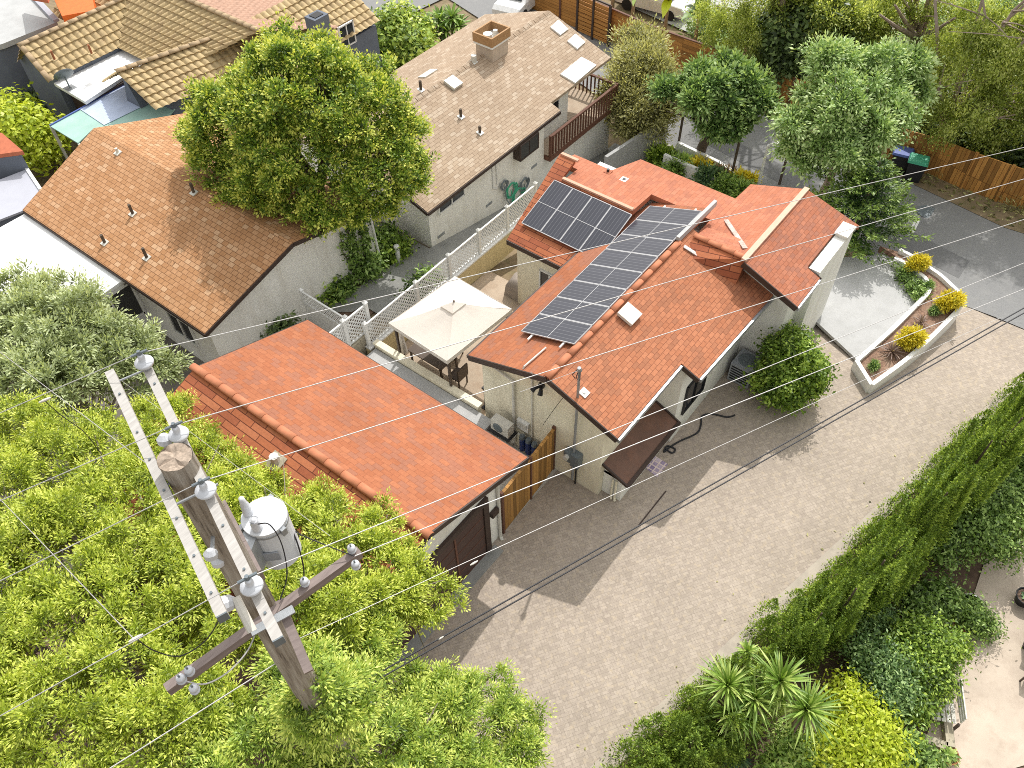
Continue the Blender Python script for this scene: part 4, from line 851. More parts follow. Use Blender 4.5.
FZ[0] = ln; fz((7.83, 18.48, LE), (LX, 18.48, LZ), .14); fz((LX, 18.48, LZ), (15.6, 18.48, zt(15.6)), .14); fz((7.83, 18.5, LE), (7.81, 28.6, LE), .12)
for q in ((152, 262), (186, 253), (205, 262), (193, 190), (133, 195), (118, 152), (148, 252), (166, 216)):
    pass
for q, h in (((133, 214), .4), ((105, 243), .35), ((147, 258), .42), ((194, 193), .4), ((118, 153), .2)):
    P_ = OP(*q, (LX, 0, LZ), (-sl, 0, 1)); vent(ln, P_, h, .055, M['bark'] if h > .3 else M['ac_white'], M['ac_white'], (-sl, 0, 1))
c = MB()
for y0, x0 in ((18.78, 15.2),): c.tube([(x0+.1, y0, zt(15.2)-.25), (x0+.12, y0-.02, 2.2), (x0+.2, y0-.05, .1)], .05, 8)
c.build('downpipe', M['white'], ln)
window(ln, (8.14, 20.0, 1.0), (0, 1, 0), 1.2, 1.0, (-1, 0, 0))
# flat white patio roof on its left side
wr = thing('white_patio_roof', 'flat white patio roof along the eave of the tan shingle house', 'patio roof', (7.0, 24, 0))
zf = 2.62
P1 = [A(24, 214, zf), A(122.5, 281, zf), A(84, 308, zf), A(61, 285, zf), A(45, 285, zf), A(32, 295, zf), A(-90, 225, zf), A(-70, 190, zf)]
P1 = [Vector((7.84, 28.6, zf)), Vector((7.84, 22.8, zf)), A(84, 308, zf), A(61, 287, zf), A(34, 291, zf), Vector((4.9, 24.8, zf)), Vector((2.9, 25.2, zf)), Vector((2.9, 28.7, zf))]
MB().slab(P1, .12).build('roof', M['white_roof'], wr)
for x, y in ((6.3, 22.95), (5.0, 25.0), (3.1, 25.4), (3.1, 28.5)): MB().box(x-.05, y-.05, 0, x+.05, y+.05, 2.5).build('post', M['white'], wr)
c = MB(); c.beam((6.25, 22.85, 2.42), (7.8, 22.85, 2.42), .08, .2); c.build('beam', M['white'], wr)
sp = thing('screened_porch', 'dark screened porch wall with white frame under the white patio roof', 'porch', (7, 23, 0))
MB().box(6.3, 22.94, 0, 8.1, 23.0, .85).build('panel', M['white'], sp); window(sp, (6.35, 22.94, .9), (1, 0, 0), 1.7, 1.4, (0, -1, 0), M['white'], M['screen'], 1, .08, 'screen_frame')
# far left edge: lilac sheet roof over grey wall with red tiles
lg = thing('lilac_shed', 'grey shed with a lilac sheet roof at the left edge', 'shed', (5, 31, 0))
q = [A(27, 169, 2.2), A(41, 190, 2.2), A(22, 211, 2.2), A(-40, 235, 2.2), A(-40, 195, 2.2)]
MB().slab(q, .08).build('roof', M['lilac_sheet'], lg); MB().slab([p_+Vector((0, 0, -.085))+(Vector((4.5, 31, 2.2))-p_)*.06 for p_ in q], 2.1).build('wall', M['grey_stucco'], lg)
c = MB(); c.beam(q[0]+Vector((0, 0, .03)), q[1]+Vector((0, 0, .03)), .12, .05); c.build('edge_trim', M['white'], lg)
rt = thing('red_tile_shed', 'grey walled shed with red clay tile roof at the left edge', 'shed', (5.6, 33.5, 0))
q = [A(23, 151, 3.0), A(-30, 158, 3.0), A(-40, 125, 3.3), A(2, 133, 3.3)]
MB().slab(q, .16).build('roof', M['red_tile'], rt); MB().slab([p_+Vector((0, 0, -.17))+(Vector((q[1].x, q[1].y, 3))-p_)*.06 for p_ in q], 3.0).build('wall', M['grey_stucco'], rt)

# ------------------------------------------------------------------ back left: grey house with yellow barrel tiles
tp = thing('tile_roof_house', 'blue-grey house with yellow-brown barrel tile roofs and chimney', 'house', (15, 31, 0))
def tiles(mb, p, q, r_, s_, wid=.30, course=.36):
    """barrel-tiled slope: eave p->q, ridge s_->r_ (q under r_); rolls run up the slope, courses step"""
    p, q, r_, s_ = Vector(p), Vector(q), Vector(r_), Vector(s_); n = (q-p).cross(s_-p).normalized()
    if n.z < 0: n = -n
    nu = max(2, round(((q-p).length+(r_-s_).length)/2/wid)); nv = max(2, round((s_-p).length/course)); m = 6; o = len(mb.v); rows = []
    for j in range(nv):
        for e, lift in ((0.0, .06), (1.0, .0)):
            row = []
            t = (j+e)/nv
            for i in range(nu*m+1):
                u = i/(nu*m); x = p.lerp(q, u).lerp(s_.lerp(r_, u), t); ph = (i % m)/m
                row.append(len(mb.v)); mb.v.append(tuple(x+n*(lift+.07*abs(math.sin(math.pi*ph)))))
            rows.append(row)
    for a, b in zip(rows[:-1], rows[1:]):
        for i in range(nu*m): mb.f.append((a[i], a[i+1], b[i+1], b[i]))
    return mb
w = MB(); w.box(13.6, 35.25, -.2, 18.8, 35.6, 2.95); w.box(15.3, 30.0, -.2, 19.1, 31.3, 2.95); w.box(19.0, 28.3, -.2, 23.8, 37, 2.95)
w.wall([(13.45, 35.3, -.2), (13.45, 38.0, -.2), (13.45, 38.0, 2.9), (13.45, 36.3, 4.0), (13.45, 35.3, 2.9)], (.3, 0, 0)); w.wall([(14.6, 30.2, 0), (14.6, 31.6, 3.8), (14.6, 33.0, 0)], (.3, 0, 0)); w.build('wall', M['grey_stucco'], tp)
t_ = MB(); tiles(t_, (13.2, 35.2, 2.95), (19.3, 35.2, 2.95), (19.3, 36.4, 4.15), (13.2, 36.4, 4.15)); tiles(t_, (19.3, 37.7, 2.95), (13.2, 37.7, 2.95), (13.2, 36.42, 4.15), (19.3, 36.42, 4.15)); t_.build('tile_roof', M['roof_tile'], tp)
t_ = MB(); tiles(t_, (14.5, 29.75, 2.95), (19.4, 28.9, 2.95), (19.4, 30.3, 4.0), (14.4, 31.5, 4.0)); tiles(t_, (18.9, 33.2, 3.0), (14.4, 33.2, 3.0), (14.4, 31.55, 4.0), (18.9, 30.6, 4.0)); t_.build('tile_roof', M['roof_tile'], tp)
t_ = MB(); tiles(t_, (16.6, 40.5, 2.95), (16.6, 31.5, 2.95), (19.2, 28.4, 4.65), (19.2, 40.5, 4.65)); t_.build('tile_roof', M['roof_tile'], tp)
t_ = MB(); tiles(t_, (24.2, 28.0, 2.9), (24.2, 40.5, 2.9), (19.25, 40.5, 4.65), (19.25, 28.4, 4.65)); t_.build('tile_roof', M['pink_tile'], tp)
t_ = MB(); tiles(t_, (19.1, 27.6, 2.9), (25.2, 27.6, 2.9), (25.2, 30.0, 4.4), (19.1, 30.0, 4.4)); t_.build('tile_roof', M['roof_tile'], tp)
dct = plain('dull_cap_tile', (.42, .31, .19), .85, var=.3)
for a, b, r_, k in (((13.15, 36.41, 4.2), (19.2, 36.41, 4.2), .13, .45), ((14.4, 31.53, 4.1), (19.2, 30.35, 4.1), .13, .45), ((19.22, 28.3, 4.75), (19.22, 40, 4.75), .13, .45), ((13.2, 36.4, 4.2), (13.2, 35.15, 3.02), .12, .4)): cap_row(MB(), a, b, r_, k).build('ridge_cap', dct, tp, smooth=True)
w = MB().box(24.0, 28.0, -2, 25.0, 30.2, 3.1); w.wall([(24.9, 27.9, -2.2), (24.9, 30.6, -2.2), (24.9, 30.6, 3.3), (24.9, 29.2, 4.0), (24.9, 27.9, 2.95)], (.2, 0, 0)); w.box(20.4, 27.75, -1.2, 25.05, 28.3, 2.75); w.build('wall', M['grey_stucco'], tp)
pwn = OY(342, 49, 27.72); window(tp, (pwn.x, 27.74, pwn.z), (1, 0, 0), .85, .95, (0, -1, 0), M['white'], bars=1)
cb = A(318, 22, 4.7); ch = MB().box(cb.x-.4, cb.y-.32, 0, cb.x+.35, cb.y+.3, 5.0).wall([(cb.x-.9, cb.y-.35, 0), (cb.x+.55, cb.y-.35, 0), (cb.x+.4, cb.y-.35, 3.6), (cb.x-.4, cb.y-.35, 3.6)], (0, .6, 0)).build('chimney', M['grey_stucco'], tp)
MB().box(cb.x-.25, cb.y-.2, 5.002, cb.x+.2, cb.y+.17, 5.03).build('flue', M['black'], ch)
for q in ((207, 42), (92, 54), (225, 40), (55, 60)): vent(tp, A(*q, 3.75), .4, .05, M['terracotta'], M['roof_tile'])
dsh = lambda: None
def dish(label, p, az, r_=.33):
    t = thing('satellite_dish', label, 'satellite dish', p, 'satellite dishes on the tile roofed house'); p = Vector(p); d = Vector((math.cos(az)*.8, math.sin(az)*.8, .6)).normalized(); c_ = p+Vector((0, 0, .55))
    MB().tube([p, p+Vector((0, 0, .3)), c_-d*.06], .03, 6).build('mast', M['grey_box'], t)
    MB()._lathe(c_, [(.02, -.05), (r_*.6, -.02), (r_, .06), (r_*.97, .07), (r_*.58, .0), (.02, -.03)], 18, d).build('dish', M['grey_box'], t, smooth=True)
    MB().tube([c_-Vector((0, 0, r_*.9)), c_+d*.38-Vector((0, 0, .1))], .014, 5).build('feed_arm', M['grey_box'], t); MB().box(p.x-.2, p.y-.2, p.z-.005, p.x+.2, p.y+.2, p.z+.02).build('base', M['steel'], t)
wf = thing('flat_white_roof_room', 'grey room with a flat white roof between the tile roofs', 'extension', (14, 33, 0))
MB().slab([Vector((13.3, 32.95, 2.8)), Vector((17.0, 33.6, 2.8)), Vector((17.4, 35.3, 2.8)), Vector((13.35, 35.3, 2.8))], .14).build('roof', M['white_roof'], wf)
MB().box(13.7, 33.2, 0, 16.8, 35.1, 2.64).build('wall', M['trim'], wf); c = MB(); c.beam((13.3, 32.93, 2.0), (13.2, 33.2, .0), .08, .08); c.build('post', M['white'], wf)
dish('grey satellite dish standing on the flat white roof', tuple(A(70, 88, 2.8)), rad(75), .42)
dish('small grey satellite dish on the wall top beside the chimney', tuple(A(281, 38, 3.2)), rad(70), .34)
tc = thing('patio_cover', 'patio cover of teal and pale blue sheets on white posts', 'patio cover', (12, 31, 0))
zc = 2.5; q = [A(50, 126, zc), A(127, 84, zc), A(176, 107, zc), A(165, 121, zc), A(94, 128, zc), A(78, 143, zc)]
MB().slab(q, .05).build('sheet', M['teal_sheet'], tc)
b_ = [A(80, 109, zc+.03), A(127, 84, zc+.03), A(153, 101, zc+.03), A(104, 125, zc+.03)]; MB().slab(b_, .015).build('tarp', M['blue_sheet'], tc)
c = MB(); c.beam(q[0], q[1], .05, .08); c.beam(q[0]+Vector((0, 0, .04)), q[1]+Vector((0, 0, .04)), .06, .02); c.build('edge_trim', M['lid_blue'], tc)
for p_ in (q[0], q[5]): MB().box(p_.x-.02, p_.y-.05, 0, p_.x+.08, p_.y+.05, zc-.05).build('post', M['ac_white'], tc)
fl = thing('flat_roof_building', 'building with a flat grey roof at the top left corner', 'building', (11, 40, 0))
zb = 3.2; q = [A(57, 22, zb), A(2, 44, zb), A(-60, 60, zb), A(-60, -25, zb), A(25, -12, zb)]
MB().slab(q, .22).build('roof', M['grey_roof'], fl); MB().slab([p_+Vector((0, 0, -.23))+(Vector((9, 42, zb))-p_)*.05 for p_ in q], 3.2).build('wall', M['grey_stucco'], fl)
c = MB(); c.beam(q[0]+Vector((0, 0, .06)), q[4]+Vector((0, 0, .06)), .25, .12); c.build('parapet', M['lilac_sheet'], fl)
og = thing('orange_shed', 'bright orange shed with red tile roof behind the yellow tiles', 'shed', (16, 41, 0))
q = [A(62, 16, 4.2), A(95, 10, 4.2), A(90, -14, 4.2), A(50, -10, 4.2)]
MB().slab([p_ for p_ in q], 4.2).build('wall', M['orange'], og); MB().slab([p_+Vector((-.3, .5, .25)) for p_ in [A(45, 2, 4.3), A(62, 5, 4.3), A(66, -14, 4.3), A(40, -20, 4.3)]], .2).build('roof', M['red_tile'], og)

# ------------------------------------------------------------------ beige neighbour with balcony
bh = thing('beige_shingle_house', 'pale stucco house with long beige shingle roof and brown balcony', 'house', (17, 17.9, 0))
BZ, BY, EZ = 3.3, 21.5, 2.0
bs = (BZ-EZ)/(BY-17.6)
def zb_(y): return BZ-bs*abs(y-BY)
w = MB(); w.wall([(17.35, 17.9, -.6), (17.35, 25.0, -.6), (17.35, 25.0, zb_(25)-.13), (17.35, BY, BZ-.13), (17.35, 17.9, zb_(17.9)-.13)], (7.28, 0, 0))
w.wall([(24.64, 18.6, -.1), (24.64, 25.0, -.1), (24.64, 25.0, zb_(25)-.14), (24.64, BY, BZ-.14), (24.64, 18.6, zb_(18.6)-.14)], (2.7, 0, 0)); w.wall([(27.35, 20.3, -.1), (27.35, 25.0, -.1), (27.35, 25.0, zb_(25)-.15), (27.35, BY, BZ-.15), (27.35, 20.3, zb_(20.3)-.15)], (2.2, 0, 0)); w.box(17.6, 17.905, -3.0, 29.9, 24.9, -.16); w.build('wall', M['stucco'], bh)
MB().slab([(17.05, BY, BZ), (17.05, 17.6, EZ), (25.35, 17.6, EZ), (25.35, 18.1, zb_(18.1)), (29.85, 18.1, zb_(18.1)), (29.85, BY, BZ)], .12).build('roof', M['beige_shingle'], bh)
MB().slab([(17.05, BY+.004, BZ-.002), (29.85, BY+.004, BZ-.002), (29.85, 25.3, zb_(25.3)), (17.05, 25.3, zb_(25.3))], .12).build('roof', M['beige_shingle'], bh)
FZ[0] = bh; fz((17.03, BY, BZ), (17.03, 17.6, EZ), .14); fz((17.05, 17.58, EZ), (25.35, 17.58, EZ), .14); fz((29.87, BY, BZ), (29.87, 18.1, zb_(18.1)), .14)
c = MB(); k = 34
for i in range(k):
    x = 17.2+i*.37; c.wall([(x, BY-.16, BZ-.04), (x, BY, BZ+.05), (x, BY+.16, BZ-.04)], (.34, 0, 0))
c.build('ridge_shingle', M['beige_shingle'], bh)
cc = OP(484, 52, (0, BY, BZ), (0, -bs, 1)); cx, cyy = cc.x+.35, BY-.1
ch = MB().box(cx-.52, cyy-.45, 2.5, cx+.52, cyy+.45, 3.72).build('chimney', plain('tan_stucco', (.55, .45, .36), .9), bh)
c = MB(); c.box(cx-.62, cyy-.52, 3.82, cx+.62, cyy-.45, 4.2); c.box(cx-.62, cyy+.45, 3.82, cx+.62, cyy+.52, 4.2); c.box(cx-.62, cyy-.45, 3.82, cx-.55, cyy+.45, 4.2); c.box(cx+.55, cyy-.45, 3.82, cx+.62, cyy+.45, 4.2); c.build('spark_box', M['pale_wood'], ch)
MB().box(cx-.6, cyy-.5, 3.722, cx+.6, cyy+.5, 3.818).build('flashing', M['white'], ch)
c = MB(); c.tube([(cx-.25, cyy, 3.82), (cx-.25, cyy, 4.14)], .2, 12); c.tube([(cx+.25, cyy, 3.82), (cx+.25, cyy, 4.08)], .1, 10); c.build('flue', M['ac_white'], ch)
NB = Vector((0, -bs, 1)).normalized(); UB = Vector((1, 0, 0)); WB = NB.cross(UB)
for name, qd in (('skylight', ((550, 28), (558, 21), (568, 30), (560, 36))), ('skylight', ((567, 42), (575, 35), (585, 43), (577, 50))), ('skylight', ((560, 75), (581, 58), (596, 66), (575, 84)))):
    MB().slab([OP(*q, (0, BY, BZ), NB)+NB*.07 for q in qd], .08, -NB).build(name, M['white'], bh)
for q, h, fl_ in (((421, 90), .4, 'pipe'), ((461, 117), .35, 0), ((480, 133), .3, 0), ((474, 62), .3, 1)):
    vent(bh, OP(*q, (0, BY, BZ), NB), h, .06 if fl_ != 1 else .12, M['bark'] if fl_ != 1 else M['ac_white'], M['white'], NB)
p = OP(453, 84, (0, BY, BZ), NB); MB().slab([p+NB*.13+(UB*a+WB*b)*.28 for a, b in ((-1, -1), (1, -1), (1, 1), (-1, 1))], .12, -NB).build('roof_vent', M['ac_white'], bh)
p = OP(428, 74, (0, BY, BZ), (0, bs, 1)); MB().slab([p+Vector((a*.4, b*.22, .05-b*.22*bs)) for a, b in ((-1, -1), (1, -1), (1, 1), (-1, 1))], .05).build('vent_flap', M['ac_white'], bh)
wp = OY(436.7, 214, 17.9); wq = OY(462, 195, 17.9); window(bh, (wp.x+.1, 17.9, wp.z-.05), (1, 0, 0), (wq.x-wp.x)+.0, .5, (0, -1, 0))
bw = OY(519.5, 161, 17.5); bp = MB(); x0, x1, z0, z1 = bw.x+.1, bw.x+1.35, bw.z-.12, bw.z+.62
bp.box(x0, 17.52, z0, x1, 17.899, z0+.06); bp.box(x0, 17.52, z1-.05, x1, 17.899, z1); bp.box(x0, 17.52, z0+.06, x0+.05, 17.899, z1-.05); bp.box(x1-.05, 17.52, z0+.06, x1, 17.899, z1-.05); bp.box((x0+x1)/2-.02, 17.52, z0+.06, (x0+x1)/2+.02, 17.56, z1-.05)
bx_ = bp.build('box_window', M['trim'], bh); MB().box(x0+.05, 17.535, z0+.06, x1-.05, 17.545, z1-.05).build('pane', M['screen'], bx_); c = MB(); c.box(x0+.1, 17.6, z0+.4, x1-.1, 17.88, z0+.42); c.build('shelf', M['white'], bx_)
window(bh, (25.5, 18.6, 0.75), (1, 0, 0), 1.1, .85, (0, -1, 0), M['white'])
for q in ((489, 204), (441, 235), (534, 166)):
    p = OY(*q, 17.9); MB().box(p.x-.2, 17.885, p.z-.06, p.x+.2, 17.899, p.z+.06).build('wall_vent', M['steel'], bh)
c = MB(); p = OY(493, 185, 17.88); c.tube([(p.x, 17.87, 1.85), (p.x, 17.87, p.z-.15), (p.x+.2, 17.87, p.z-.3)], .03, 6); c.tube([(p.x+.25, 17.87, 1.85), (p.x+.25, 17.87, p.z-.1)], .025, 6); c.build('wall_pipe', M['white'], bh)
# balcony
ra, rb = OY(551, 135, 17.6), OY(618, 85, 17.6); bd = .07
bal = MB().box(24.66, 17.58, bd-.22, rb.x, 18.59, bd).build('balcony', M['rail_wood'], bh)
MB().box(27.36, 18.6, bd-.2, rb.x, 20.29, bd).build('balcony_floor', M['rail_wood'], bal); MB().box(27.4, 18.58, bd+.003, rb.x-.05, 20.28, bd+.032).build('deck', M['tan_concrete'], bal); MB().box(24.7, 17.62, bd+.003, rb.x-.05, 18.575, bd+.03).build('deck', M['tan_concrete'], bal)
c = MB(); x0, x1, zt_ = ra.x, rb.x, bd+.98
c.beam((x0, 17.62, zt_), (x1, 17.62, zt_), .12, .08); c.beam((x1-.05, 17.62, zt_), (x1-.05, 20.2, zt_), .12, .08)
n = int((x1-x0)/.2)
for i in range(n+1): x = x0+(x1-x0)*i/n; c.box(x-.028, 17.595, bd+.03, x+.028, 17.65, zt_-.04)
for i in range(12): y = 17.75+i*.21; c.box(x1-.08, y-.028, bd+.03, x1-.025, y+.028, zt_-.04)
for x in (x0, x1-.06): c.box(x-.055, 17.56, bd, x+.055, 17.67, zt_+.06)
c.build('railing', M['rail_wood'], bal)
h_ = thing('garden_hose', 'green garden hoses coiled on hooks against the beige house', 'hose', tuple(OY(512, 190, 17.8)))
for (px, py), rr, mt_ in (((511, 190), .26, M['lid_green']), ((524, 184), .22, M['grey_box']), ((504, 185), .16, M['grey_box']), ((518, 196), .3, M['lid_green'])):
    p = OY(px, py, 17.8); c = MB(); c.tube([Vector((p.x+math.cos(t*.5)*rr*(.8+.02*t), 17.8-.01*(t % 5), p.z+math.sin(t*.5)*rr*1.3)) for t in range(40)], .03, 5); c.tube([p, p+Vector((.1, -.05, -.8)), p+Vector((.2, -.2, -1.1))], .022, 5); c.build('coil', mt_, h_)
# ------------------------------------------------------------------ terrace planter and street furniture
pl = thing('white_planter', 'white curved planter walls around the mulch bed beside the pale terrace', 'planter', tuple(A(900, 340)))
def curbwall(mb, pts, z0, z1, w):
    n = len(pts); L_, R_ = [], []
    for i, p in enumerate(pts):
        d = (pts[min(i+1, n-1)]-pts[max(i-1, 0)]); d.z = 0; d.normalize(); s = Vector((-d.y, d.x, 0))*w/2; L_.append(p+s); R_.append(p-s)
    o = len(mb.v)
    for a, b in zip(L_, R_): mb.v += [(a.x, a.y, z0), (a.x, a.y, z1), (b.x, b.y, z1), (b.x, b.y, z0)]
    for i in range(n-1):
        for k in range(4): mb.f.append((o+4*i+k, o+4*i+(k+1) % 4, o+4*i+4+(k+1) % 4, o+4*i+4+k))
    mb.f += [(o, o+1, o+2, o+3), (o+4*n-4, o+4*n-1, o+4*n-2, o+4*n-3)]; return mb
def smooth_line(pts, k=5):
    out = []
    for i in range(len(pts)-1):
        p0, p1, p2, p3 = pts[max(i-1, 0)], pts[i], pts[i+1], pts[min(i+2, len(pts)-1)]
        for j in range(k):
            t = j/k; out.append(.5*((2*p1)+(p2-p0)*t+(2*p0-5*p1+4*p2-p3)*t*t+(3*p1-p0-3*p2+p3)*t**3))
    return out+[pts[-1]]
zo = .46
op = [A(q[0], q[1], zo) for q in ((872, 384), (905, 360), (930, 338), (955, 313), (962, 303), (960, 293), (951, 284), (940, 274), (928, 266), (915, 257), (900, 249))]
ip_ = [A(q[0], q[1], zo) for q in ((857, 360), (890, 331), (915, 306), (927, 294), (930, 287), (925, 277), (915, 270), (906, 263), (895, 257))]
MB_ = MB(); curbwall(MB_, smooth_line(op[:4])+smooth_line(op[3:])[1:], -.6, zo, .14); MB_.build('outer_wall', M['white'], pl)
MB_ = MB(); curbwall(MB_, smooth_line(ip_[:4])+smooth_line(ip_[3:])[1:], -.4, zo, .14); MB_.build('inner_wall', M['white'], pl)
MB_ = MB(); curbwall(MB_, [op[0], ip_[0]], -.2, zo-.01, .14); MB_.build('end_wall', M['white'], pl)
# wheelie bins
def bin_(label, px, py, lid):
    p = G(px, py); t = thing('wheelie_bin', label, 'bin', tuple(p), 'wheelie bins by the plank fence'); t.rotation_euler = (0, 0, rad(12))
    b = MB(); b.add([(-.28, -.3, .06), (.28, -.3, .06), (.28, .3, .06), (-.28, .3, .06), (-.34, -.37, 1.0), (.34, -.37, 1.0), (.34, .37, 1.0), (-.34, .37, 1.0)], [(0, 3, 2, 1), (4, 5, 6, 7), (0, 1, 5, 4), (1, 2, 6, 5), (2, 3, 7, 6), (3, 0, 4, 7)]); b.build('body', M['black'], t, local=True)
    b = MB(); b.add([(-.37, -.4, 1.003), (.37, -.4, 1.003), (.37, .42, 1.003), (-.37, .42, 1.003), (-.33, -.34, 1.09), (.33, -.34, 1.09), (.33, .38, 1.09), (-.33, .38, 1.09)], [(0, 3, 2, 1), (4, 5, 6, 7), (0, 1, 5, 4), (1, 2, 6, 5), (2, 3, 7, 6), (3, 0, 4, 7)]); b.build('lid', lid, t, local=True)
    for s in (-.3, .3): MB().tube([(s-.03, .3, .12), (s+.03, .3, .12)], .12, 10).build('wheel', M['tyre'], t, local=True)
    MB().tube([(-.28, .42, .98), (.28, .42, .98)], .022, 6).build('handle', M['black'], t, local=True)
    for zz in (.45, .75): pass
    MB().box(-.12, -.38, .62, .12, -.345, .72).build('sticker', M['ac_white'], t, local=True)
bin_('black wheelie bin with blue lid by the plank fence', 896, 172, M['lid_blue']); bin_('black wheelie bin with green lid by the plank fence', 911, 180, M['lid_green'])
# plank fence at the right
def fence(label, pts, h, mat, post, name='wooden_fence', step=2.4, cap=None, t=.05):
    f = thing(name, label, 'fence', tuple(pts[0])); mb = MB(); ps = []
    for a, b in zip(pts[:-1], pts[1:]):
        d = b-a; mb.wall([a+Vector((0, 0, -.3)), b+Vector((0, 0, -.3)), b+Vector((0, 0, h)), a+Vector((0, 0, h))], Vector((-d.y, d.x, 0)).normalized()*t); k = max(1, round(d.length/step))
        ps += [a.lerp(b, i/k) for i in range(k)]
    mb.build('boards', mat, f); ps.append(pts[-1])
    for p in ps: MB().box(p.x-.06, p.y-.06, p.z-.2, p.x+.06, p.y+.06, p.z+h+.05).build('post', post, f)
    if cap:
        c = MB()
        for a, b in zip(pts[:-1], pts[1:]): c.beam(a+Vector((0, 0, h+.03)), b+Vector((0, 0, h+.03)), .12, .05)
        c.build('cap_rail', post, f)
    return f
def gp(px, py): return G(px, py)
fence('orange plank fence along the verge behind the bins', [gp(884, 162), gp(925, 174), gp(960, 189), gp(995, 202), gp(1060, 225)], 1.75, M['fence_wood'], M['fence_wood'])
fence('brown plank fence below the pale gum trunk', [gp(752, 92), gp(788, 106), gp(815, 116)], 1.5, M['fence_wood'], M['rail_wood'])
fence('tall orange board fence across the top of the picture', [gp(520, 4), gp(560, 22), gp(609, 42), gp(655, 63), gp(712, 84)], 1.9, M['fence_row'], M['rail_wood'], cap=True)
gs = thing('slatted_gate', 'tall slatted orange gate in the board fence', 'gate', tuple(gp(575, 27)))
a, b = gp(578, 32), gp(609, 46); c = MB()
for k in range(9): c.beam(a+Vector((-.12, 0, .25+.23*k)), b+Vector((-.12, 0, .25+.23*k)), .03, .17)
c.build('slats', M['fence_row'], gs); c = MB()
for p in (a, a.lerp(b, .5), b): c.box(p.x-.2, p.y-.06, p.z, p.x-.1, p.y+.06, p.z+2.35)
c.beam(a+Vector((-.15, 0, 2.35)), b+Vector((-.15, 0, 2.35)), .08, .08); c.build('frame', M['trim'], gs)
# street lamp and stakes
sl_ = thing('street_lamp', 'white street lamp with short arm behind the right wing', 'street lamp', tuple(G(758, 186)))
p = G(757, 190); tp_ = p+Vector((0, 0, 2.3)); MB().tube([p, tp_], [.08, .06], 8).build('pole', M['white'], sl_)
d = Vector((.55, -.8, 0)).normalized(); MB().tube([tp_, tp_+d*.15+Vector((0, 0, .06)), tp_+d*.35+Vector((0, 0, .08))], .05, 6).build('arm', M['white'], sl_); MB().beam(tp_+d*.3+Vector((0, 0, .09)), tp_+d*.85+Vector((0, 0, .12)), .2, .1).build('lamp_head', M['white'], sl_)
for k, (px, py, h) in enumerate(((676, 158, 2.2), (730, 182, 2.6), (779, 185, 2.4))):
    p = G(px, py); s = thing('tree_stake', ['brown stake with ties at the left of the street planter', 'tall brown stake beside the yellow street shrub', 'brown stake under the pale green tree'][k], 'stake', tuple(p), 'stakes along the street planter')
    MB().tube([p, p+Vector((.05, 0, h))], .06, 7).build('post', M['bark'], s); q = p+Vector((.05, 0, h*.85)); MB().tube([q, q+Vector((-.7, .5, -.5))], .012, 4).build('tie', M['wire'], s)
# street planter with white walls
sp_ = thing('street_planter', 'long planter with two white walls along the street behind the house', 'planter', tuple(G(720, 170)))
def low(name, qs, z, w): mb = MB(); pts = [G(*q) for q in qs]; zt_ = max(p.z for p in pts)+z; curbwall(mb, [Vector((p.x, p.y, zt_)) for p in pts], min(p.z for p in pts)-.3, zt_, w); mb.build(name, M['white'], sp_)
low('inner_wall', ((662, 172), (700, 184), (730, 200), (770, 214)), .25, .16); low('outer_wall', ((675, 160), (715, 174), (760, 196), (790, 206)), .2, .16)
drape('street_bed', M['mulch'], [tuple(G(660, 172)), tuple(G(676, 161)), tuple(G(790, 208)), tuple(G(772, 216))], .12, 6, 2)
fw = solo(curbwall(MB(), [G(604, 180), G(664, 146)], -3.0, -.75, .16), 'garden_wall', M['pale_concrete'], 'pale low garden wall running from the rear roof to the street', 'wall')
# cars seen over the roofs
def car(label, p, rz, paint):
    t = thing('parked_car', label, 'car', p, 'white cars parked along the far streets'); t.rotation_euler = (0, 0, rz)
    prof = [(-2.2, .35), (-2.25, .75), (-2.0, .95), (-1.3, 1.0), (-.7, 1.42), (.7, 1.45), (1.45, 1.0), (2.1, .85), (2.25, .6), (2.2, .35)]
    mb = MB(); ys = (-.85, -.8, -.62, .62, .8, .85); o = 0
    for y in ys:
        for x, z in prof: k = 1.0 if abs(y) < .7 else (.96 if abs(y) < .82 else .9); mb.v.append((x*(1 if abs(y) < .82 else .985), y*(1 if z < 1.05 else .86), .35+(z-.35)*k))
    n = len(prof)
    for i in range(len(ys)-1):
        for j in range(n): mb.f.append((i*n+j, i*n+(j+1) % n, (i+1)*n+(j+1) % n, (i+1)*n+j))
    mb.f += [tuple(range(n))[::-1], tuple((len(ys)-1)*n+j for j in range(n))]; body = mb.build('body', paint, t, smooth=False, local=True)
    w = MB(); w.wall([(.78, -.5, 1.40), (1.40, -.62, 1.05), (1.40, .62, 1.05), (.78, .5, 1.40)], (.03, 0, .03)); w.wall([(-.78, -.5, 1.39), (-1.27, -.62, 1.05), (-1.27, .62, 1.05), (-.78, .5, 1.39)], (-.03, 0, .03)); w.build('windscreen', M['glass'], t, local=True)
    w = MB()
    for s in (-1, 1): w.wall([(-.95, s*.74, 1.08), (1.15, s*.74, 1.08), (.6, s*.66, 1.36), (-.6, s*.66, 1.36)], (0, s*.03, .02))
    w.build('side_window', M['glass'], t, local=True)
    for x in (-1.35, 1.4):
        for s in (-.78, .78): MB().tube([(x, s-.1, .33), (x, s+.1, .33)], .33, 14).build('wheel', M['tyre'], t, local=True)
    return t
p = G(520, 12); car('white parked car half hidden behind the beige roof ridge', (p.x+.5, p.y+.2, p.z), rad(10), M['car_white'])
p = G(654, 10); car('white parked car behind the banana leaves and board fence', tuple(p), rad(95), M['car_white'])
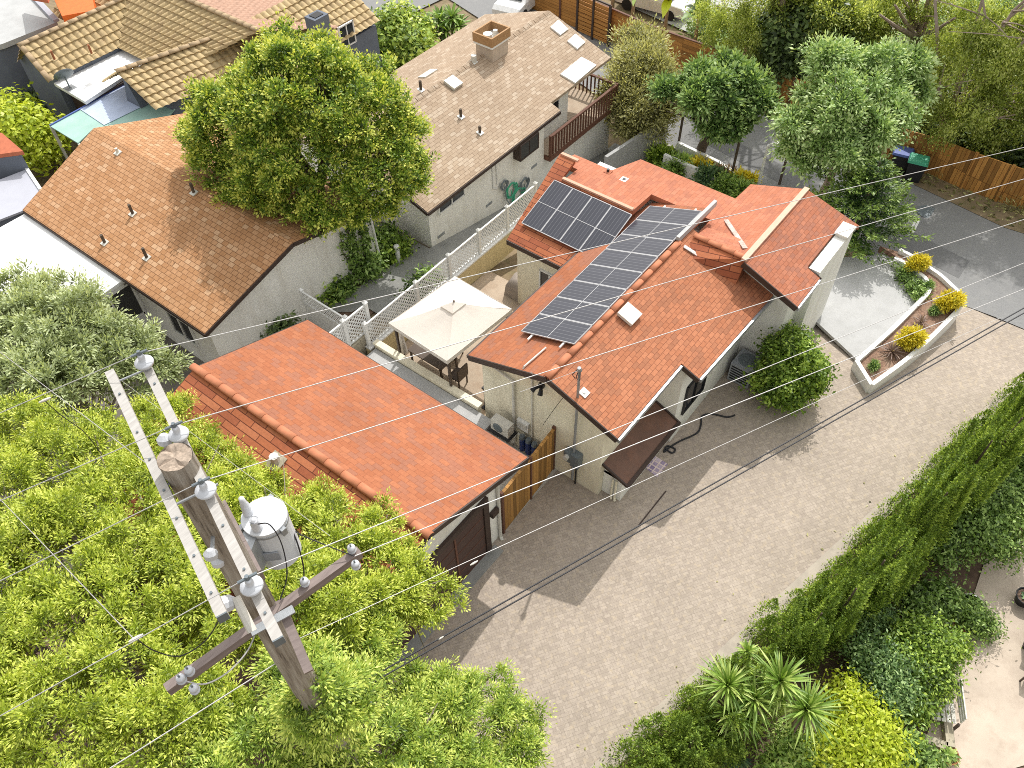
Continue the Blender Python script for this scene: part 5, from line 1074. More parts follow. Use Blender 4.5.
# by the main house
cn = thing('condenser_unit', 'grey air conditioner condenser against the house wall behind the round shrub', 'air conditioner', (18.6, 5.3, 0))
MB().box(18.2, 4.85, .05, 19.0, 5.6, .85).build('case', M['ac_grey'], cn); MB()._lathe(Vector((18.6, 5.22, .853)), [(.3, 0), (.3, .02), (.26, .025), (.05, .025)], 16, Vector((0, 0, 1))).build('fan_grille', M['grey_box'], cn)
c = MB()
for k in range(6): c.box(18.19, 4.9, .15+.11*k, 18.199, 5.55, .2+.11*k); c.box(18.25, 4.84, .15+.11*k, 18.95, 4.849, .2+.11*k)
c.build('louvre', M['black'], cn)
mt_ = new_mat('plaid_mat'); m_, nt_, b_ = mt_; uvn = nt_.nodes.new('ShaderNodeUVMap'); br_ = nd(nt_, 'ShaderNodeTexBrick', Scale=1); br_.offset = 0
br_.inputs['Color1'].default_value = (.60, .50, .58, 1); br_.inputs['Color2'].default_value = (.26, .20, .34, 1); br_.inputs['Mortar'].default_value = (.75, .62, .58, 1); br_.inputs['Brick Width'].default_value = .17; br_.inputs['Row Height'].default_value = .17; br_.inputs['Mortar Size'].default_value = .02
nt_.links.new(uvn.outputs[0], br_.inputs[0]); nt_.links.new(br_.outputs[0], b_.inputs['Base Color']); b_.inputs['Roughness'].default_value = .9
solo(MB().slab([A(654, 455, .04), A(668, 464, .04), A(657, 477, .04), A(646, 468, .04)], .02), 'door_mat', m_, 'plaid mat lying on the drive beside the lean-to', 'mat')
c = MB(); hp = [A(*q, .045) for q in ((665, 448), (672, 453), (675, 449), (667, 446), (664, 452), (670, 447), (680, 441), (697, 433), (701, 424), (702, 416), (712, 414), (727, 417), (735, 415))]; c.tube(smooth_line(hp, 4), .03, 6)
solo(c, 'black_hose', M['dark_wire'], 'black hose snaking from the lean-to across the shaded drive', 'hose')
solo(MB().beam(A(639, 525, .03), A(666, 491, .03), .035, .02), 'drain_strip', M['trim'], 'thin dark drain slot in the shaded paving', 'drain')
mh = solo(MB()._lathe(G(927, 213, .05), [(.42, 0), (.42, .015), (.3, .02), (.05, .02)], 20, Vector((0, 0, 1))), 'manhole_cover', M['grey_box'], 'round manhole cover in the shaded asphalt', 'manhole')
c = MB()
for dx in (0, .22): p, q = G(909+dx*14, 234, .06), G(915+dx*14, 222, .06); c.beam(p, q, .09, .012)
solo(c, 'road_marking', M['white'], 'two short white painted strokes on the asphalt', 'marking')

# ------------------------------------------------------------------ lower right yard
bn = thing('garden_bench', 'white slatted bench beside the brick edging in the lower right yard', 'bench', tuple(A(952, 712)))
a, b = A(952, 685, .45), A(957, 724, .45); d = (b-a).normalized(); s = Vector((-d.y, d.x, 0)); 
c = MB()
for k in range(5): o_ = s*(-.06-.12*k); c.beam(a+o_, b+o_, .09, .03)
c.build('seat', M['ac_white'], bn); c = MB()
for k in range(3): o_ = s*.06+Vector((0, 0, .12+.13*k)); c.beam(a+o_, b+o_, .03, .09)
c.build('backrest', M['ac_white'], bn)
for p in (a, b):
    for o_ in (s*.05, s*-.55): q = p+o_; MB().box(q.x-.03, q.y-.03, 0, q.x+.03, q.y+.03, .44).build('leg', M['bronze'], bn)
ed = thing('garden_edging', 'weathered pale edging boards around the bench bed', 'edging', tuple(A(940, 730)))
for q1, q2 in (((945, 712), (949, 748)), ((912, 735), (946, 748)), ((914, 735), (916, 768)), ((920, 610), (922, 640))): MB().beam(A(*q1, .12), A(*q2, .12), .2, .26).build('board', M['stained_block'], ed)
def pot(label, p, r_, h, mat, leaf=None, seed=3, n=24, ln=.35, wd=.06):
    t = thing('plant_pot', label, 'pot', tuple(p), 'plant pots in the lower right yard'); p = Vector(p)
    MB()._lathe(p, [(r_*.7, 0), (r_, h), (r_*1.08, h), (r_*1.08, h*.9), (r_*.95, h*.9), (r_*.95, h*.86), (.02, h*.86)], 18, Vector((0, 0, 1))).build('pot', mat, t)
    MB()._lathe(p, [(r_*.9, h*.865), (r_*.9, h*.88), (.02, h*.88)], 12, Vector((0, 0, 1))).build('soil', M['soil'], t)
    if leaf:
        rng = random.Random(seed); V = ([], [], []); rosette(V, p+Vector((0, 0, h*.88)), n, ln, wd, rng, .7, .5); rosette_mesh('plant', V, leaf, t)
pot('black pot with white rim on the yard edge', A(966, 610), .26, .4, M['black']); c = MB()._lathe(A(966, 610)+Vector((0, 0, .405)), [(.29, 0), (.29, .02), (.25, .02), (.25, 0)], 18, Vector((0, 0, 1))); solo(c, 'pot_ring', M['white'], 'white ring lying on the black pot', 'ring')
pot('big black pot with succulent at the right edge', A(1021, 602), .25, .36, M['black'], L['agave'], 5, 20, .25, .08)
pot('terracotta pot under the shrubs by the soil bed', A(943, 622), .24, .35, M['terracotta'], L['bronze'], 6)
pot('small terracotta pot beside the black pot', A(964, 630), .13, .2, M['terracotta'], L['agave'], 8, 14, .2, .04)
pot('low bowl with pale succulent at the end of the edging', A(946, 757), .22, .2, M['terracotta'], L['yucca'], 9, 30, .35, .08)
bc = thing('covered_chest', 'black storage chest standing on the concrete at the right edge', 'chest', tuple(A(1042, 640)))
p = A(1046, 636); MB().box(p.x-.75, p.y-.42, .04, p.x+.65, p.y+.42, .62).build('body', M['black'], bc); MB().box(p.x-.8, p.y-.46, .623, p.x+.7, p.y+.46, .68).build('lid', M['black'], bc)
ct = thing('garden_chair', 'dark metal garden chair cut off by the right edge', 'chair', tuple(A(1030, 682)))
p = A(1031, 680); MB().box(p.x-.25, p.y-.25, .42, p.x+.25, p.y+.25, .46).build('seat', M['bronze'], ct); MB().box(p.x-.25, p.y-.29, .46, p.x+.25, p.y-.25, .95).build('backrest', M['bronze'], ct)
for sx in (-.22, .22):
    for sy in (-.22, .22): MB().box(p.x+sx-.02, p.y+sy-.02, .03, p.x+sx+.02, p.y+sy+.02, .42).build('leg', M['bronze'], ct)

# ------------------------------------------------------------------ utility pole
PX, PY = 1.41, 4.98
up = thing('utility_pole', 'weathered wooden utility pole with double crossarms in front of the garage', 'utility pole', (PX, PY, 0))
zs_ = [0, 3, 6, 9, 11, 12.5, 13.5, 14.5, 15.3]; MB().tube([(PX+.01*math.sin(z), PY, z) for z in zs_], [.25-.0062*z for z in zs_], 20, caps=False).build('pole', M['pole'], up, smooth=True)
mb = MB(); rg = random.Random(4); n_ = 20
mb.v.append((PX, PY, 15.29)); 
for rr in (.08, .155):
    for j in range(n_): mb.v.append((PX+math.cos(2*math.pi*j/n_)*rr, PY+math.sin(2*math.pi*j/n_)*rr, 15.3+rg.uniform(-.03, .012)))
for j in range(n_): mb.f += [(0, 1+j, 1+(j+1) % n_), (1+j, 1+n_+j, 1+n_+(j+1) % n_, 1+(j+1) % n_)]
mb.build('end_grain', M['pole_end'], up)
za = 15.05; E1, E2 = A(111, 374, za), A(223, 617, za); D1, D2 = A(144, 361, za), A(279, 641, za)
for a, b, nm in ((E1, E2, 'crossarm'), (D1, D2, 'crossarm')):
    arm = MB().beam(a, b, .088, .11).build(nm, M['arm_wood'], up); d = (b-a).normalized()
    MB().beam(b, b+d*.012, .087, .109).build('arm_end', M['grey_box'], arm)
    c = MB()
    for t in (.12, .3, .42, .55, .66, .8, .93): q = a.lerp(b, t)+Vector((0, 0, .058)); c.tube([q, q+Vector((0, 0, .012))], .012, 6)
    c.build('bolt', M['grey_box'], arm)
dA = (D2-D1).normalized(); dW = Vector((-dA.y, dA.x, 0)); 
if dW.x < 0: dW = -dW
c = MB()
for q in (E1.lerp(E2, .045), E1.lerp(E2, .52)): c.tube([q, q+dW*.36], .012, 6)
mid = E1.lerp(E2, .60); c.tube([mid-dW*.05, mid+dW*.42], .014, 6); c.build('through_bolt', M['steel'], up)
INS = []
for px, py in ((144.5, 361), (181, 432), (208, 488), (253, 584)):
    q0 = A(px, py, za+.16); t = (q0-D1).dot(dA); q0 = D1+dA*t+Vector((0, 0, .06)); INS.append(q0+Vector((0, 0, .22)))
    i_ = thing('insulator', '', 'insulator', tuple(q0), 'porcelain insulators on the crossarm')
    MB()._lathe(q0, [(.04, 0), (.045, .045), (.085, .06), (.095, .085), (.09, .10), (.05, .115), (.034, .125), (.034, .17), (.024, .2)], 18, Vector((0, 0, 1))).build('bell', M['porcelain'], i_, smooth=True)
    c = MB(); c.tube([q0+Vector((0, 0, .2)), q0+Vector((0, 0, .25))], .018, 8); c.tube([q0+Vector((0, 0, .22))-dW*.08, q0+Vector((0, 0, .22))+dW*.08], .014, 8); c.build('clamp', M['grey_box'], i_)
    INS_LAB = ['porcelain insulator on the far tip of the upper crossarm', 'porcelain insulator just beyond the pole top', 'porcelain insulator above the transformer tank', 'porcelain insulator at the near end of the crossarm']
    i_['label'] = INS_LAB[len(INS)-1]
# lower arms
zb2 = 12.6; a1, a2 = A(167, 690, zb2), A(360, 552, zb2)
arm = MB().beam(a1, a2, .1, .13).build('lower_crossarm', M['arm_brown'], up)
b1, b2 = A(279, 601, 12.62), A(309, 672, 12.35); MB().beam(b1, b2, .1, .12).build('side_arm', M['arm_brown'], up)
pl_ = A(270, 622, zb2+.08); MB().beam(pl_-dW*.22, pl_+dW*.28, .1, .02).build('bracket_plate', M['steel'], up)
for k, (px, py) in enumerate(((182, 680), (190, 672), (195, 690), (305, 583), (352, 550), (356, 566))):
    q = A(px, py, zb2+.1); i_ = thing('spool_insulator', ['upper grey spool insulator at the left tip of the lower arm', 'second grey spool insulator at the left tip of the lower arm', 'grey spool insulator hanging below the left tip of the lower arm', 'white spool insulator halfway along the right lower arm', 'white spool insulator on the right tip of the lower arm', 'white spool insulator under the right tip of the lower arm'][k], 'insulator', tuple(q), 'small insulators on the lower arm')
    MB()._lathe(q+Vector((0, 0, -.04)), [(.02, 0), (.05, .02), (.055, .05), (.03, .06), (.05, .08), (.045, .11), (.02, .13)], 12, Vector((0, 0, 1))).build('spool', M['porcelain'], i_, smooth=True); MB().tube([q-Vector((0, 0, .06)), q+Vector((0, 0, .13))], .012, 5).build('pin', M['grey_box'], i_)
c = MB().beam(A(226, 505, 14.6), A(262, 575, 14.6), .03, .16); c.build('back_board', M['arm_brown'], up)
# transformer
tf = thing('transformer', 'pale grey cylinder transformer hung on the pole with two bushings', 'transformer', (2.0, 5.2, 12))
tz = 13.45; tc_ = A(264, 516, tz); tb_ = Vector((tc_.x, tc_.y, tz-.8)); MB()._lathe(tb_, [(.225, 0), (.24, .02), (.24, .76), (.25, .77), (.25, .8), (.16, .825), (.02, .83)], 26, Vector((0, 0, 1))).build('tank', M['tank'], tf, smooth=False)
for px, py, hh in ((249, 514, .34), (258, 529, .22)):
    q = A(px, py, tz); q = tc_.lerp(q, 1.0); MB()._lathe(q+Vector((0, 0, -.02)), [(.06, 0), (.06, .08), (.045, .1), (.055, .14), (.04, .17), (.05, .21), (.035, hh*.8), (.03, hh)], 12, Vector((0, 0, 1))).build('bushing', M['porcelain'], tf, smooth=True)
MB()._lathe(tb_+Vector((0, 0, .70)), [(.241, 0), (.248, .005), (.248, .035), (.241, .04)], 26, Vector((0, 0, 1))).build('band', M['steel'], tf)
c = MB()
for a_ in (.6, 2.7, 4.8): q = tb_+Vector((math.cos(a_)*.26, math.sin(a_)*.26, .72)); c.box(q.x-.03, q.y-.03, q.z-.05, q.x+.03, q.y+.03, q.z+.06)
c.build('lifting_lug', M['steel'], tf)
q = tb_+Vector((-.18, -.175, .35)); MB().beam(q+Vector((-.06, .06, 0)), q+Vector((.06, -.06, 0)), .012, .16).build('name_plate', M['ac_grey'], tf)
MB().beam(Vector((PX+.12, PY, tz-.3)), Vector((tc_.x-.2, tc_.y, tz-.3)), .16, .5).build('hanger', M['steel'], tf)
def lead(name, label, pts, r, mat, cat='cable', group=None): return solo(MB().tube(smooth_line([Vector(p) for p in pts], 6), r, 6), name, mat, label, cat, group)
lead('lead_wire', 'dark lead looping from the transformer down to the right lower arm', [A(286, 515, 13.2), A(293, 530, 13.0), A(318, 542, 12.9), A(346, 553, 12.75), A(354, 556, 12.7)], .007, M['dark_wire'])
lead('lead_wire', 'dark lead hanging straight down beside the transformer tank', [A(287, 520, 13.2), A(298, 545, 12.9), A(304, 575, 12.3), A(296, 596, 12.4), A(284, 604, 12.5)], .009, M['dark_wire'])
lead('lead_wire', 'thin dark lead curling over the top of the transformer', [A(258, 524, 13.7), A(270, 525, 13.85), A(282, 545, 13.4), A(287, 575, 12.9), A(280, 600, 12.7)], .007, M['dark_wire'])
lead('lead_wire', 'pale lead sagging along the left lower arm', [A(185, 681, 12.7), A(205, 684, 12.6), A(228, 672, 12.5), A(248, 650, 12.5), A(258, 625, 12.6)], .009, M['wire'])
lead('lead_wire', 'dark lead drooping from the splice on the fourth left wire', [A(138, 640, 14.6), A(155, 651, 14.1), A(180, 656, 13.8), A(205, 641, 14.0), A(222, 615, 14.6)], .006, M['dark_wire'])
lead('lead_wire', 'dark lead hanging from the first wire over the tree crown', [A(45, 401, 14.6), A(62, 416, 14.2), A(84, 432, 13.8), A(102, 455, 13.2)], .005, M['dark_wire'])
fs = thing('cutout_fuse', 'pale grey fuse cutout bracket between crossarm and pole', 'fuse', tuple(A(240, 602, 14.6)))
c = MB(); q = A(237, 600, 14.75); c._lathe(q, [(.02, 0), (.07, .05), (.08, .14), (.03, .2)], 10, dW*-1+Vector((0, 0, .3))); c.build('shield', M['porcelain'], fs); MB().tube([q+Vector((0, 0, .05)), q+dA*.28+Vector((0, 0, -.1))], .04, 8).build('tube', M['ac_white'], fs)
for k, (px, py, zz) in enumerate(((166, 446, 15.1), (212, 560, 14.2), (219, 567, 13.6))):
    q = A(px, py, zz); s = thing('pole_bracket', ['grey fitting behind the sawn pole top', 'upper grey fitting on the left side of the pole', 'lower grey fitting on the left side of the pole'][k], 'bracket', tuple(q), 'fittings on the utility pole'); MB()._lathe(q, [(.02, 0), (.06, .03), (.065, .08), (.03, .12)], 10, Vector((.3, .2, 1))).build('cup', M['porcelain'], s); MB().tube([q, Vector((PX, PY, zz))+Vector((0, 0, -.05))], .02, 5).build('pin', M['steel'], s)
# wires
def span(label, p, q, r, mat, sag=.0, name='power_line', group='overhead wires', ext=0.0, n=14):
    p, q = Vector(p), Vector(q); q2 = q+(q-p)*ext; pts = [p.lerp(q2, i/n)+Vector((0, 0, -sag*4*(i/n)*(1-i/n))) for i in range(n+1)]
    return solo(MB().tube(pts, r, 6), name, mat, label, 'wire', group)
def rightwire(label, p, q, z, r, mat=None, sag=0.0): return span(label, p, A(*q, z), r, mat or M['wire'], sag, ext=.9)
rightwire('topmost pale wire crossing the drive, from the far insulator', INS[0], (1024, 147.5), 13.0, .005)
rightwire('second pale wire from the top crossing the house roofs', INS[1], (1024, 179), 13.0, .005)
rightwire('third pale wire from the top passing the front gable', INS[2], (1024, 219.5), 13.0, .005)
rightwire('fourth pale wire from the top passing the gate', INS[3], (1024, 263), 13.0, .005)
rightwire('thick pale wire just below the fourth, from the lower arm', A(355, 556, 12.72), (1024, 289), 11.0, .007)
w0 = Vector((PX+.1, PY-.15, 11.2)); rightwire('lowest pale cable from the pole over the shaded paving', A(296, 640, 11.9), (768, 424), 10.0, .005)
for k, ((x0, y0), (x1, y1)) in enumerate((((437, 640), (1024, 308)), ((437, 646), (1024, 313)))):
    z0, z1 = 6.8, 6.0; p, q = A(x0, y0, z0), A(x1, y1, z1); s = (Vector((PX, PY, 7.2))-p).length/(q-p).length; span(['upper black cable slanting low across the paved drive', 'lower black cable slanting low across the paved drive'][k], p-(q-p)*s, q, .016, M['dark_wire'], group='low black cables', ext=.8)
for k, (i0, q, z) in enumerate(((0, (0, 413), 14.9), (1, (2, 500), 14.9), (2, (0, 581), 14.9), (3, (0, 716), 14.9))):
    span(['first', 'second', 'third', 'fourth'][k]+' pale wire from the top running off the left edge', INS[i0], A(*q, z), .0047, M['wire'], ext=.8)
span('thick pale cable running off the bottom left from the pole', A(275, 664, 10.7), A(112, 767, 11.0), .0085, M['wire'], ext=.8)
span('thin wire dropping from the upper left edge to the pole top', A(0, 352, 12.0), A(146, 463, 14.6), .0045, M['wire'])
span('thin wire from the left edge to the splice on the fourth wire', A(0, 499, 12.0), A(133, 638, 14.7), .0045, M['wire'])
span('thin grey wire passing behind the pole to the right lower arm', A(122, 381, 8.0), A(330, 536, 12.5), .004, M['wire'])
for k, (px, py) in enumerate(((136, 638), (45, 400), (474, 563), (441, 638))):
    q = [A(136, 638, 14.72), A(45, 400, 14.75), A(474, 563, 11.3), A(441, 638, 6.8)][k]; solo(MB().tube([q-dW*.06, q-dW*.02, q+dW*.02, q+dW*.06], [.007, .015, .015, .007], 8), 'splice', M['ac_white'], ['pale splice on the fourth left wire', 'pale splice on the first left wire', 'pale splice on the lowest cable beside the garage', 'pale splice at the tree edge on the black cables'][k], 'splice', 'splices on the wires')
lead('drop_cable', 'thin dark cable stretched down the cream gable wall to the controller', [OX(566, 394, 11.6), OX(555, 408, 11.7), OX(543, 425, 11.75)], .008, M['dark_wire'])
span('short service wire from the third line to the mast head', Vector((11.7, mt.y, mt.z+.08)), A(520, 392, 7.3), .006, M['wire'])
# ------------------------------------------------------------------ trees
def lob(specs):
    """(px, py, level, radius[, height radius]) -> lobes in metres"""
    out = []
    for s in specs:
        p = A(s[0], s[1], s[2]); r = s[3]; out.append((p.x, p.y, p.z, r, r, s[4] if len(s) > 4 else r*.75))
    return out
# round ficus between the neighbours
b = G(337, 250); fl_ = lob([(305, 150, 5.0, 2.7, 2.1), (250, 128, 5.2, 2.1, 1.7), (365, 160, 4.8, 2.1, 1.7), (300, 100, 6.6, 2.5, 1.9), (235, 160, 4.2, 1.7, 1.4), (352, 115, 6.0, 2.1, 1.7), (388, 170, 4.0, 1.45, 1.3), (325, 185, 4.2, 1.9, 1.3), (226, 118, 5.4, 1.2, 1.1), (272, 88, 6.6, 1.5, 1.2), (330, 86, 6.8, 1.4, 1.0), (398, 142, 4.9, 1.2, 1.0), (206, 140, 4.6, .85, .8), (280, 200, 3.6, 1.1, .8), (370, 200, 3.5, 1.1, .8)])
fl_ = lumpy(fl_, 210, .24, .42, 3, .97)
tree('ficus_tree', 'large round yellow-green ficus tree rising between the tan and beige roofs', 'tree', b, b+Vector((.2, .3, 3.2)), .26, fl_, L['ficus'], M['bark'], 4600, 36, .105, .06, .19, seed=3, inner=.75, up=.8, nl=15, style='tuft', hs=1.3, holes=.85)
# feathery trees round the pole
B1 = Vector((-.5, 9.0, 0)); l1 = lob([(60, 465, 6.1, 1.4), (130, 510, 6.6, 1.4), (60, 560, 7.0, 1.5), (150, 590, 7.3, 1.3), (40, 660, 7.4, 1.4), (15, 500, 6.2, 1.4), (120, 670, 7.6, 1.2), (60, 745, 7.8, 1.3), (-40, 600, 7, 1.8), (100, 445, 5.6, 1.0), (-30, 720, 7.6, 1.6), (155, 455, 5.2, .95), (180, 720, 7.6, 1.0), (10, 580, 7.2, 1.1), (100, 600, 7.6, 1.0), (140, 735, 7.9, 1.0), (185, 540, 6.6, 1.1), (90, 520, 7.1, .9), (20, 430, 5.4, .9), (190, 640, 7.4, 1.0), (80, 700, 8.0, .9), (150, 422, 5.0, .75), (178, 425, 5.0, .6)])
l1 = lumpy(l1, 420, .16, .32, 11, .95)
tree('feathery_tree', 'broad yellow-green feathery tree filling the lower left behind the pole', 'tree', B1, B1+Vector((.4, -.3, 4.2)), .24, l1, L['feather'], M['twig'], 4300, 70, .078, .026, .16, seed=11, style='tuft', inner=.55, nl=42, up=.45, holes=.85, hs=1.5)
B2 = Vector((3.2, 8.6-2.0, 0)); l2 = lob([(238, 522, 6.0, 1.1), (292, 545, 6.0, 1.15), (335, 535, 5.8, .85), (350, 565, 5.8, 1.05), (374, 530, 5.5, .62), (392, 590, 5.6, .95), (428, 598, 5.2, .62), (230, 600, 6.8, 1.2), (300, 605, 6.8, 1.1), (340, 610, 6.2, .95), (200, 462, 5.2, .78), (222, 488, 5.4, .8), (270, 510, 5.4, .6), (322, 505, 5.2, .5), (206, 447, 5.0, .5), (240, 474, 5.2, .55), (266, 495, 5.3, .5)])
l2 = lumpy(l2, 190, .16, .3, 12, .95)
tree('feathery_tree', 'yellow-green feathery tree leaning over the garage roof beside the pole', 'tree', B2, B2+Vector((-.3, .3, 3.8)), .2, l2, L['feather'], M['twig'], 2000, 70, .078, .026, .16, seed=12, style='tuft', inner=.55, nl=28, up=.45, holes=.85, hs=1.5)
B3 = Vector((2.1, 5.5, 0)); l3 = lob([(345, 642, 6.2, .95), (318, 682, 8.0, .75), (368, 662, 5.8, .7), (300, 742, 7.4, .95), (440, 728, 5.0, 1.05), (482, 712, 4.4, .8), (518, 722, 3.9, .5), (380, 745, 6.0, 1.05), (425, 700, 4.8, .62), (458, 690, 4.4, .45), (500, 765, 4.0, .75), (350, 790, 6.4, 1.1), (450, 790, 5.0, 1.05), (250, 760, 7.6, .95), (215, 735, 7.4, .8), (335, 705, 9.0, .55), (305, 690, 9.4, .42), (318, 712, 9.0, .55), (400, 775, 5.6, .9)])
l3 = lumpy(l3, 220, .16, .3, 13, .95)+lob([(322, 688, 9.6, .4), (334, 700, 9.2, .45), (348, 690, 8.6, .5), (312, 680, 9.9, .3)])
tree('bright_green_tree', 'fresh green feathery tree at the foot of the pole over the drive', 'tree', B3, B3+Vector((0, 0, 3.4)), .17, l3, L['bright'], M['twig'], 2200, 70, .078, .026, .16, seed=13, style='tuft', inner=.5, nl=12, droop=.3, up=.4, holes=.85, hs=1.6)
# olive-like tree at the left edge
b = G(60, 400); lo_ = lob([(70, 340, 4.2, 1.9), (20, 330, 4.0, 1.7), (120, 355, 3.8, 1.4), (10, 390, 4.2, 1.6), (150, 375, 3.4, 1.0), (50, 385, 4.4, 1.4), (70, 305, 3.8, 1.1), (-40, 350, 4, 1.8), (30, 300, 3.2, 1.2)])
tree('olive_tree', 'grey-green olive tree at the left edge below the white patio roof', 'tree', Vector((3.6, 18.6, 0)), Vector((3.7, 18.7, 2.2)), .16, lo_, L['olive'], M['twig'], 1300, 54, .13, .045, .2, seed=14, style='tuft', inner=.5, nl=18, holes=.8, hs=1.4)
b = G(25, 165); tree('small_lime_tree', 'small lime green tree between the red tile shed and teal patio cover', 'tree', b, b+Vector((0, 0, 1.5)), .08, lob([(20, 130, 1.9, 1.2), (38, 140, 1.5, 1.0), (8, 118, 1.9, 1.1), (30, 155, 1.1, .8)]), L['lime'], M['bark'], 420, 24, .24, .13, .25, seed=15, inner=.5)
# street side
b = G(736, 160); db = lob([(715, 88, 2.4, 1.3, 1.0), (746, 90, 2.3, .9, .7), (683, 88, 2.2, .8, .65), (722, 108, 1.8, 1.1, .9), (716, 128, 1.2, .7, .7), (697, 100, 2.2, .9, .7), (738, 76, 2.6, .9, .7), (700, 76, 2.7, .7, .5), (668, 92, 2.0, .45, .4), (762, 98, 2.2, .45, .4)])
db = lumpy(db, 30, .3, .55, 16, .7)
b = G(697, 162); tree('street_tree', 'dark blue-green street tree with leaning trunk on the asphalt edge', 'tree', b, A(715, 118, .6), .27, db, L['blue_green'], M['bark'], 760, 34, .2, .09, .26, seed=16, inner=.4, nl=12, style='tuft', holes=.85, hs=1.3, droop=.15)
b = G(639, 140); tree('drab_bush_tree', 'drab olive tall bush beside the brown balcony', 'bush', b, b+Vector((0, 0, 1.2)), .1, lob([(640, 112, -.4, 1.5, 1.6), (640, 72, .6, 1.5, 1.5), (625, 95, .2, 1.2, 1.3), (658, 100, 0, 1.2, 1.3), (640, 48, .6, 1.2, 1.1), (655, 80, .5, 1.1, 1.2)]), L['drab'], M['twig'], 1500, 30, .2, .055, .3, seed=17, style='tuft', inner=.45, nl=10, low=-.95)
b = G(815, 212); lt = lob([(850, 100, 4.2, 1.6, 1.2), (818, 122, 3.6, 1.2, 1.0), (885, 88, 4.4, 1.3, 1.0), (845, 145, 3.0, 1.4, 1.1), (880, 118, 3.6, 1.1, 1.0), (842, 70, 4.8, 1.0, .9), (808, 150, 2.4, .9, .8), (872, 62, 5.0, .9, .8), (920, 92, 3.6, .6, .5), (828, 85, 4.6, .9, .8), (905, 75, 4.2, .6, .5), (797, 130, 3.0, .6, .5)])
lt = lumpy(lt, 60, .35, .7, 18, .75)
tree('pale_green_tree', 'large pale green spreading tree behind the conifer and bins', 'tree', b, b+Vector((.2, -.1, 2.6)), .2, lt, L['pale_green'], M['pale_bark'], 1500, 34, .16, .07, .27, seed=18, inner=.35, nl=18, style='tuft', holes=.92, hs=1.25, droop=.2)
# conifer by the terrace: layered drooping sprays
b = G(846, 257); cb = Vector((b.x, b.y, 0)); cf = thing('conifer', 'dark green conifer with layered upturned branches by the pale terrace', 'conifer', cb)
MB().tube([cb, cb+Vector((.05, .05, 1.7)), cb+Vector((.1, .1, 3.4))], [.17, .1, .03], 8).build('trunk', M['bark'], cf)
fronds('crown', L['conifer'], cf, tuple(cb), 3.6, 2.4, 19, levels=16, n=11, per=120)
# gums and dark trees behind the street
def gum(label, base, crest, tops, r0, lobes, leaf, seed, bark=M['pale_bark'], n=900, style='hang', ln=.13, wd=.05, spread=.28):
    lobes = lumpy(lobes, 7*len(lobes), .35, .75, seed, .6)
    return tree('gum_tree', label, 'tree', base, crest, r0, lobes, leaf, bark, n, 44, ln, wd, spread, seed=seed, style=style, inner=.3, nl=12, group=None, holes=.93, hs=1.5)
b = G(764, 80); gum('tall gum with bare pale trunk leaning up out of the top edge', b, A(782, 0, 2.2), 0, .34, lob([(790, -40, 4.2, 1.6), (760, -35, 4, 1.3)])+[(38, 13.2, 8.6, 1.5, 1.5, 1.0), (37.3, 15.6, 9, 1.4, 1.4, 1.0), (39, 11.6, 9.4, 1.4, 1.4, 1.0), (37.2, 17.5, 8.8, 1.2, 1.2, .9)], L['gum'], 21, n=900)  # the high lobes are out of view, added to dapple the street
b = G(742, 68); gum('gum with hanging olive leaves beside the orange fence', b, A(752, 20, .6), 0, .16, lob([(735, 42, .2, 1.2, 1.3), (747, 15, 1.3, 1.4, 1.4), (720, 15, 1.1, 1.2, 1.2), (758, 45, 0, .9, 1.1), (712, 36, .2, .9, .9)]), L['gum'], 22, n=380)
b = G(805, 70); tree('dark_broadleaf_tree', 'dark green broadleaf tree behind the bare gum trunk', 'tree', b, b+Vector((0, 0, 3)), .2, lob([(802, 55, -.3, 1.6, 1.5), (790, 38, .5, 1.6, 1.4), (828, 46, .2, 1.4, 1.4), (778, 62, -.8, 1.1, 1.1), (815, 22, 1.2, 1.4, 1.2)]), L['dark'], M['bark'], 1000, 26, .28, .15, .35, seed=23, inner=.5)
b = G(850, 40); tree('olive_crowned_tree', 'olive green tree crown along the top edge left of the forked gum', 'tree', b, b+Vector((0, 0, 3)), .2, lob([(830, 18, 1.6, 1.7, 1.4), (865, 22, 1.3, 1.6, 1.3), (800, 8, 2.0, 1.6, 1.3), (850, 38, .6, 1.4, 1.2)]), L['gum'], M['bark'], 620, 28, .2, .07, .34, seed=24, inner=.4, style='tuft', holes=.9)
b = G(912, 55); fk = gum('forked pale gum with many bare stems at the top', b, A(917, 36, 0.3), 0, .3, lob([(890, 5, 2.0, 1.2), (965, 15, 2.0, 1.4), (985, 35, 1.4, 1.3), (875, 22, 1.2, 1.0), (945, 45, .6, 1.0)])+[(41, 9.5, 8.5, 1.5, 1.5, 1.0), (40, 12.5, 9, 1.4, 1.4, 1.0), (38.5, 10.6, 9.4, 1.0, 1.0, .8)], L['gum'], 25, n=800)  # upper crown lobes are unseen, added for dappled shade below
c = MB()
for q in ((900, -12), (915, -15), (930, -10), (880, 15), (955, 18), (895, 5)): c.tube([A(917, 38, .2), A((917+q[0])/2, (38+q[1])/2+2, 1.4), A(*q, 3.0)], [.15, .10, .05], 7)
c.build('limb', M['pale_bark'], fk)
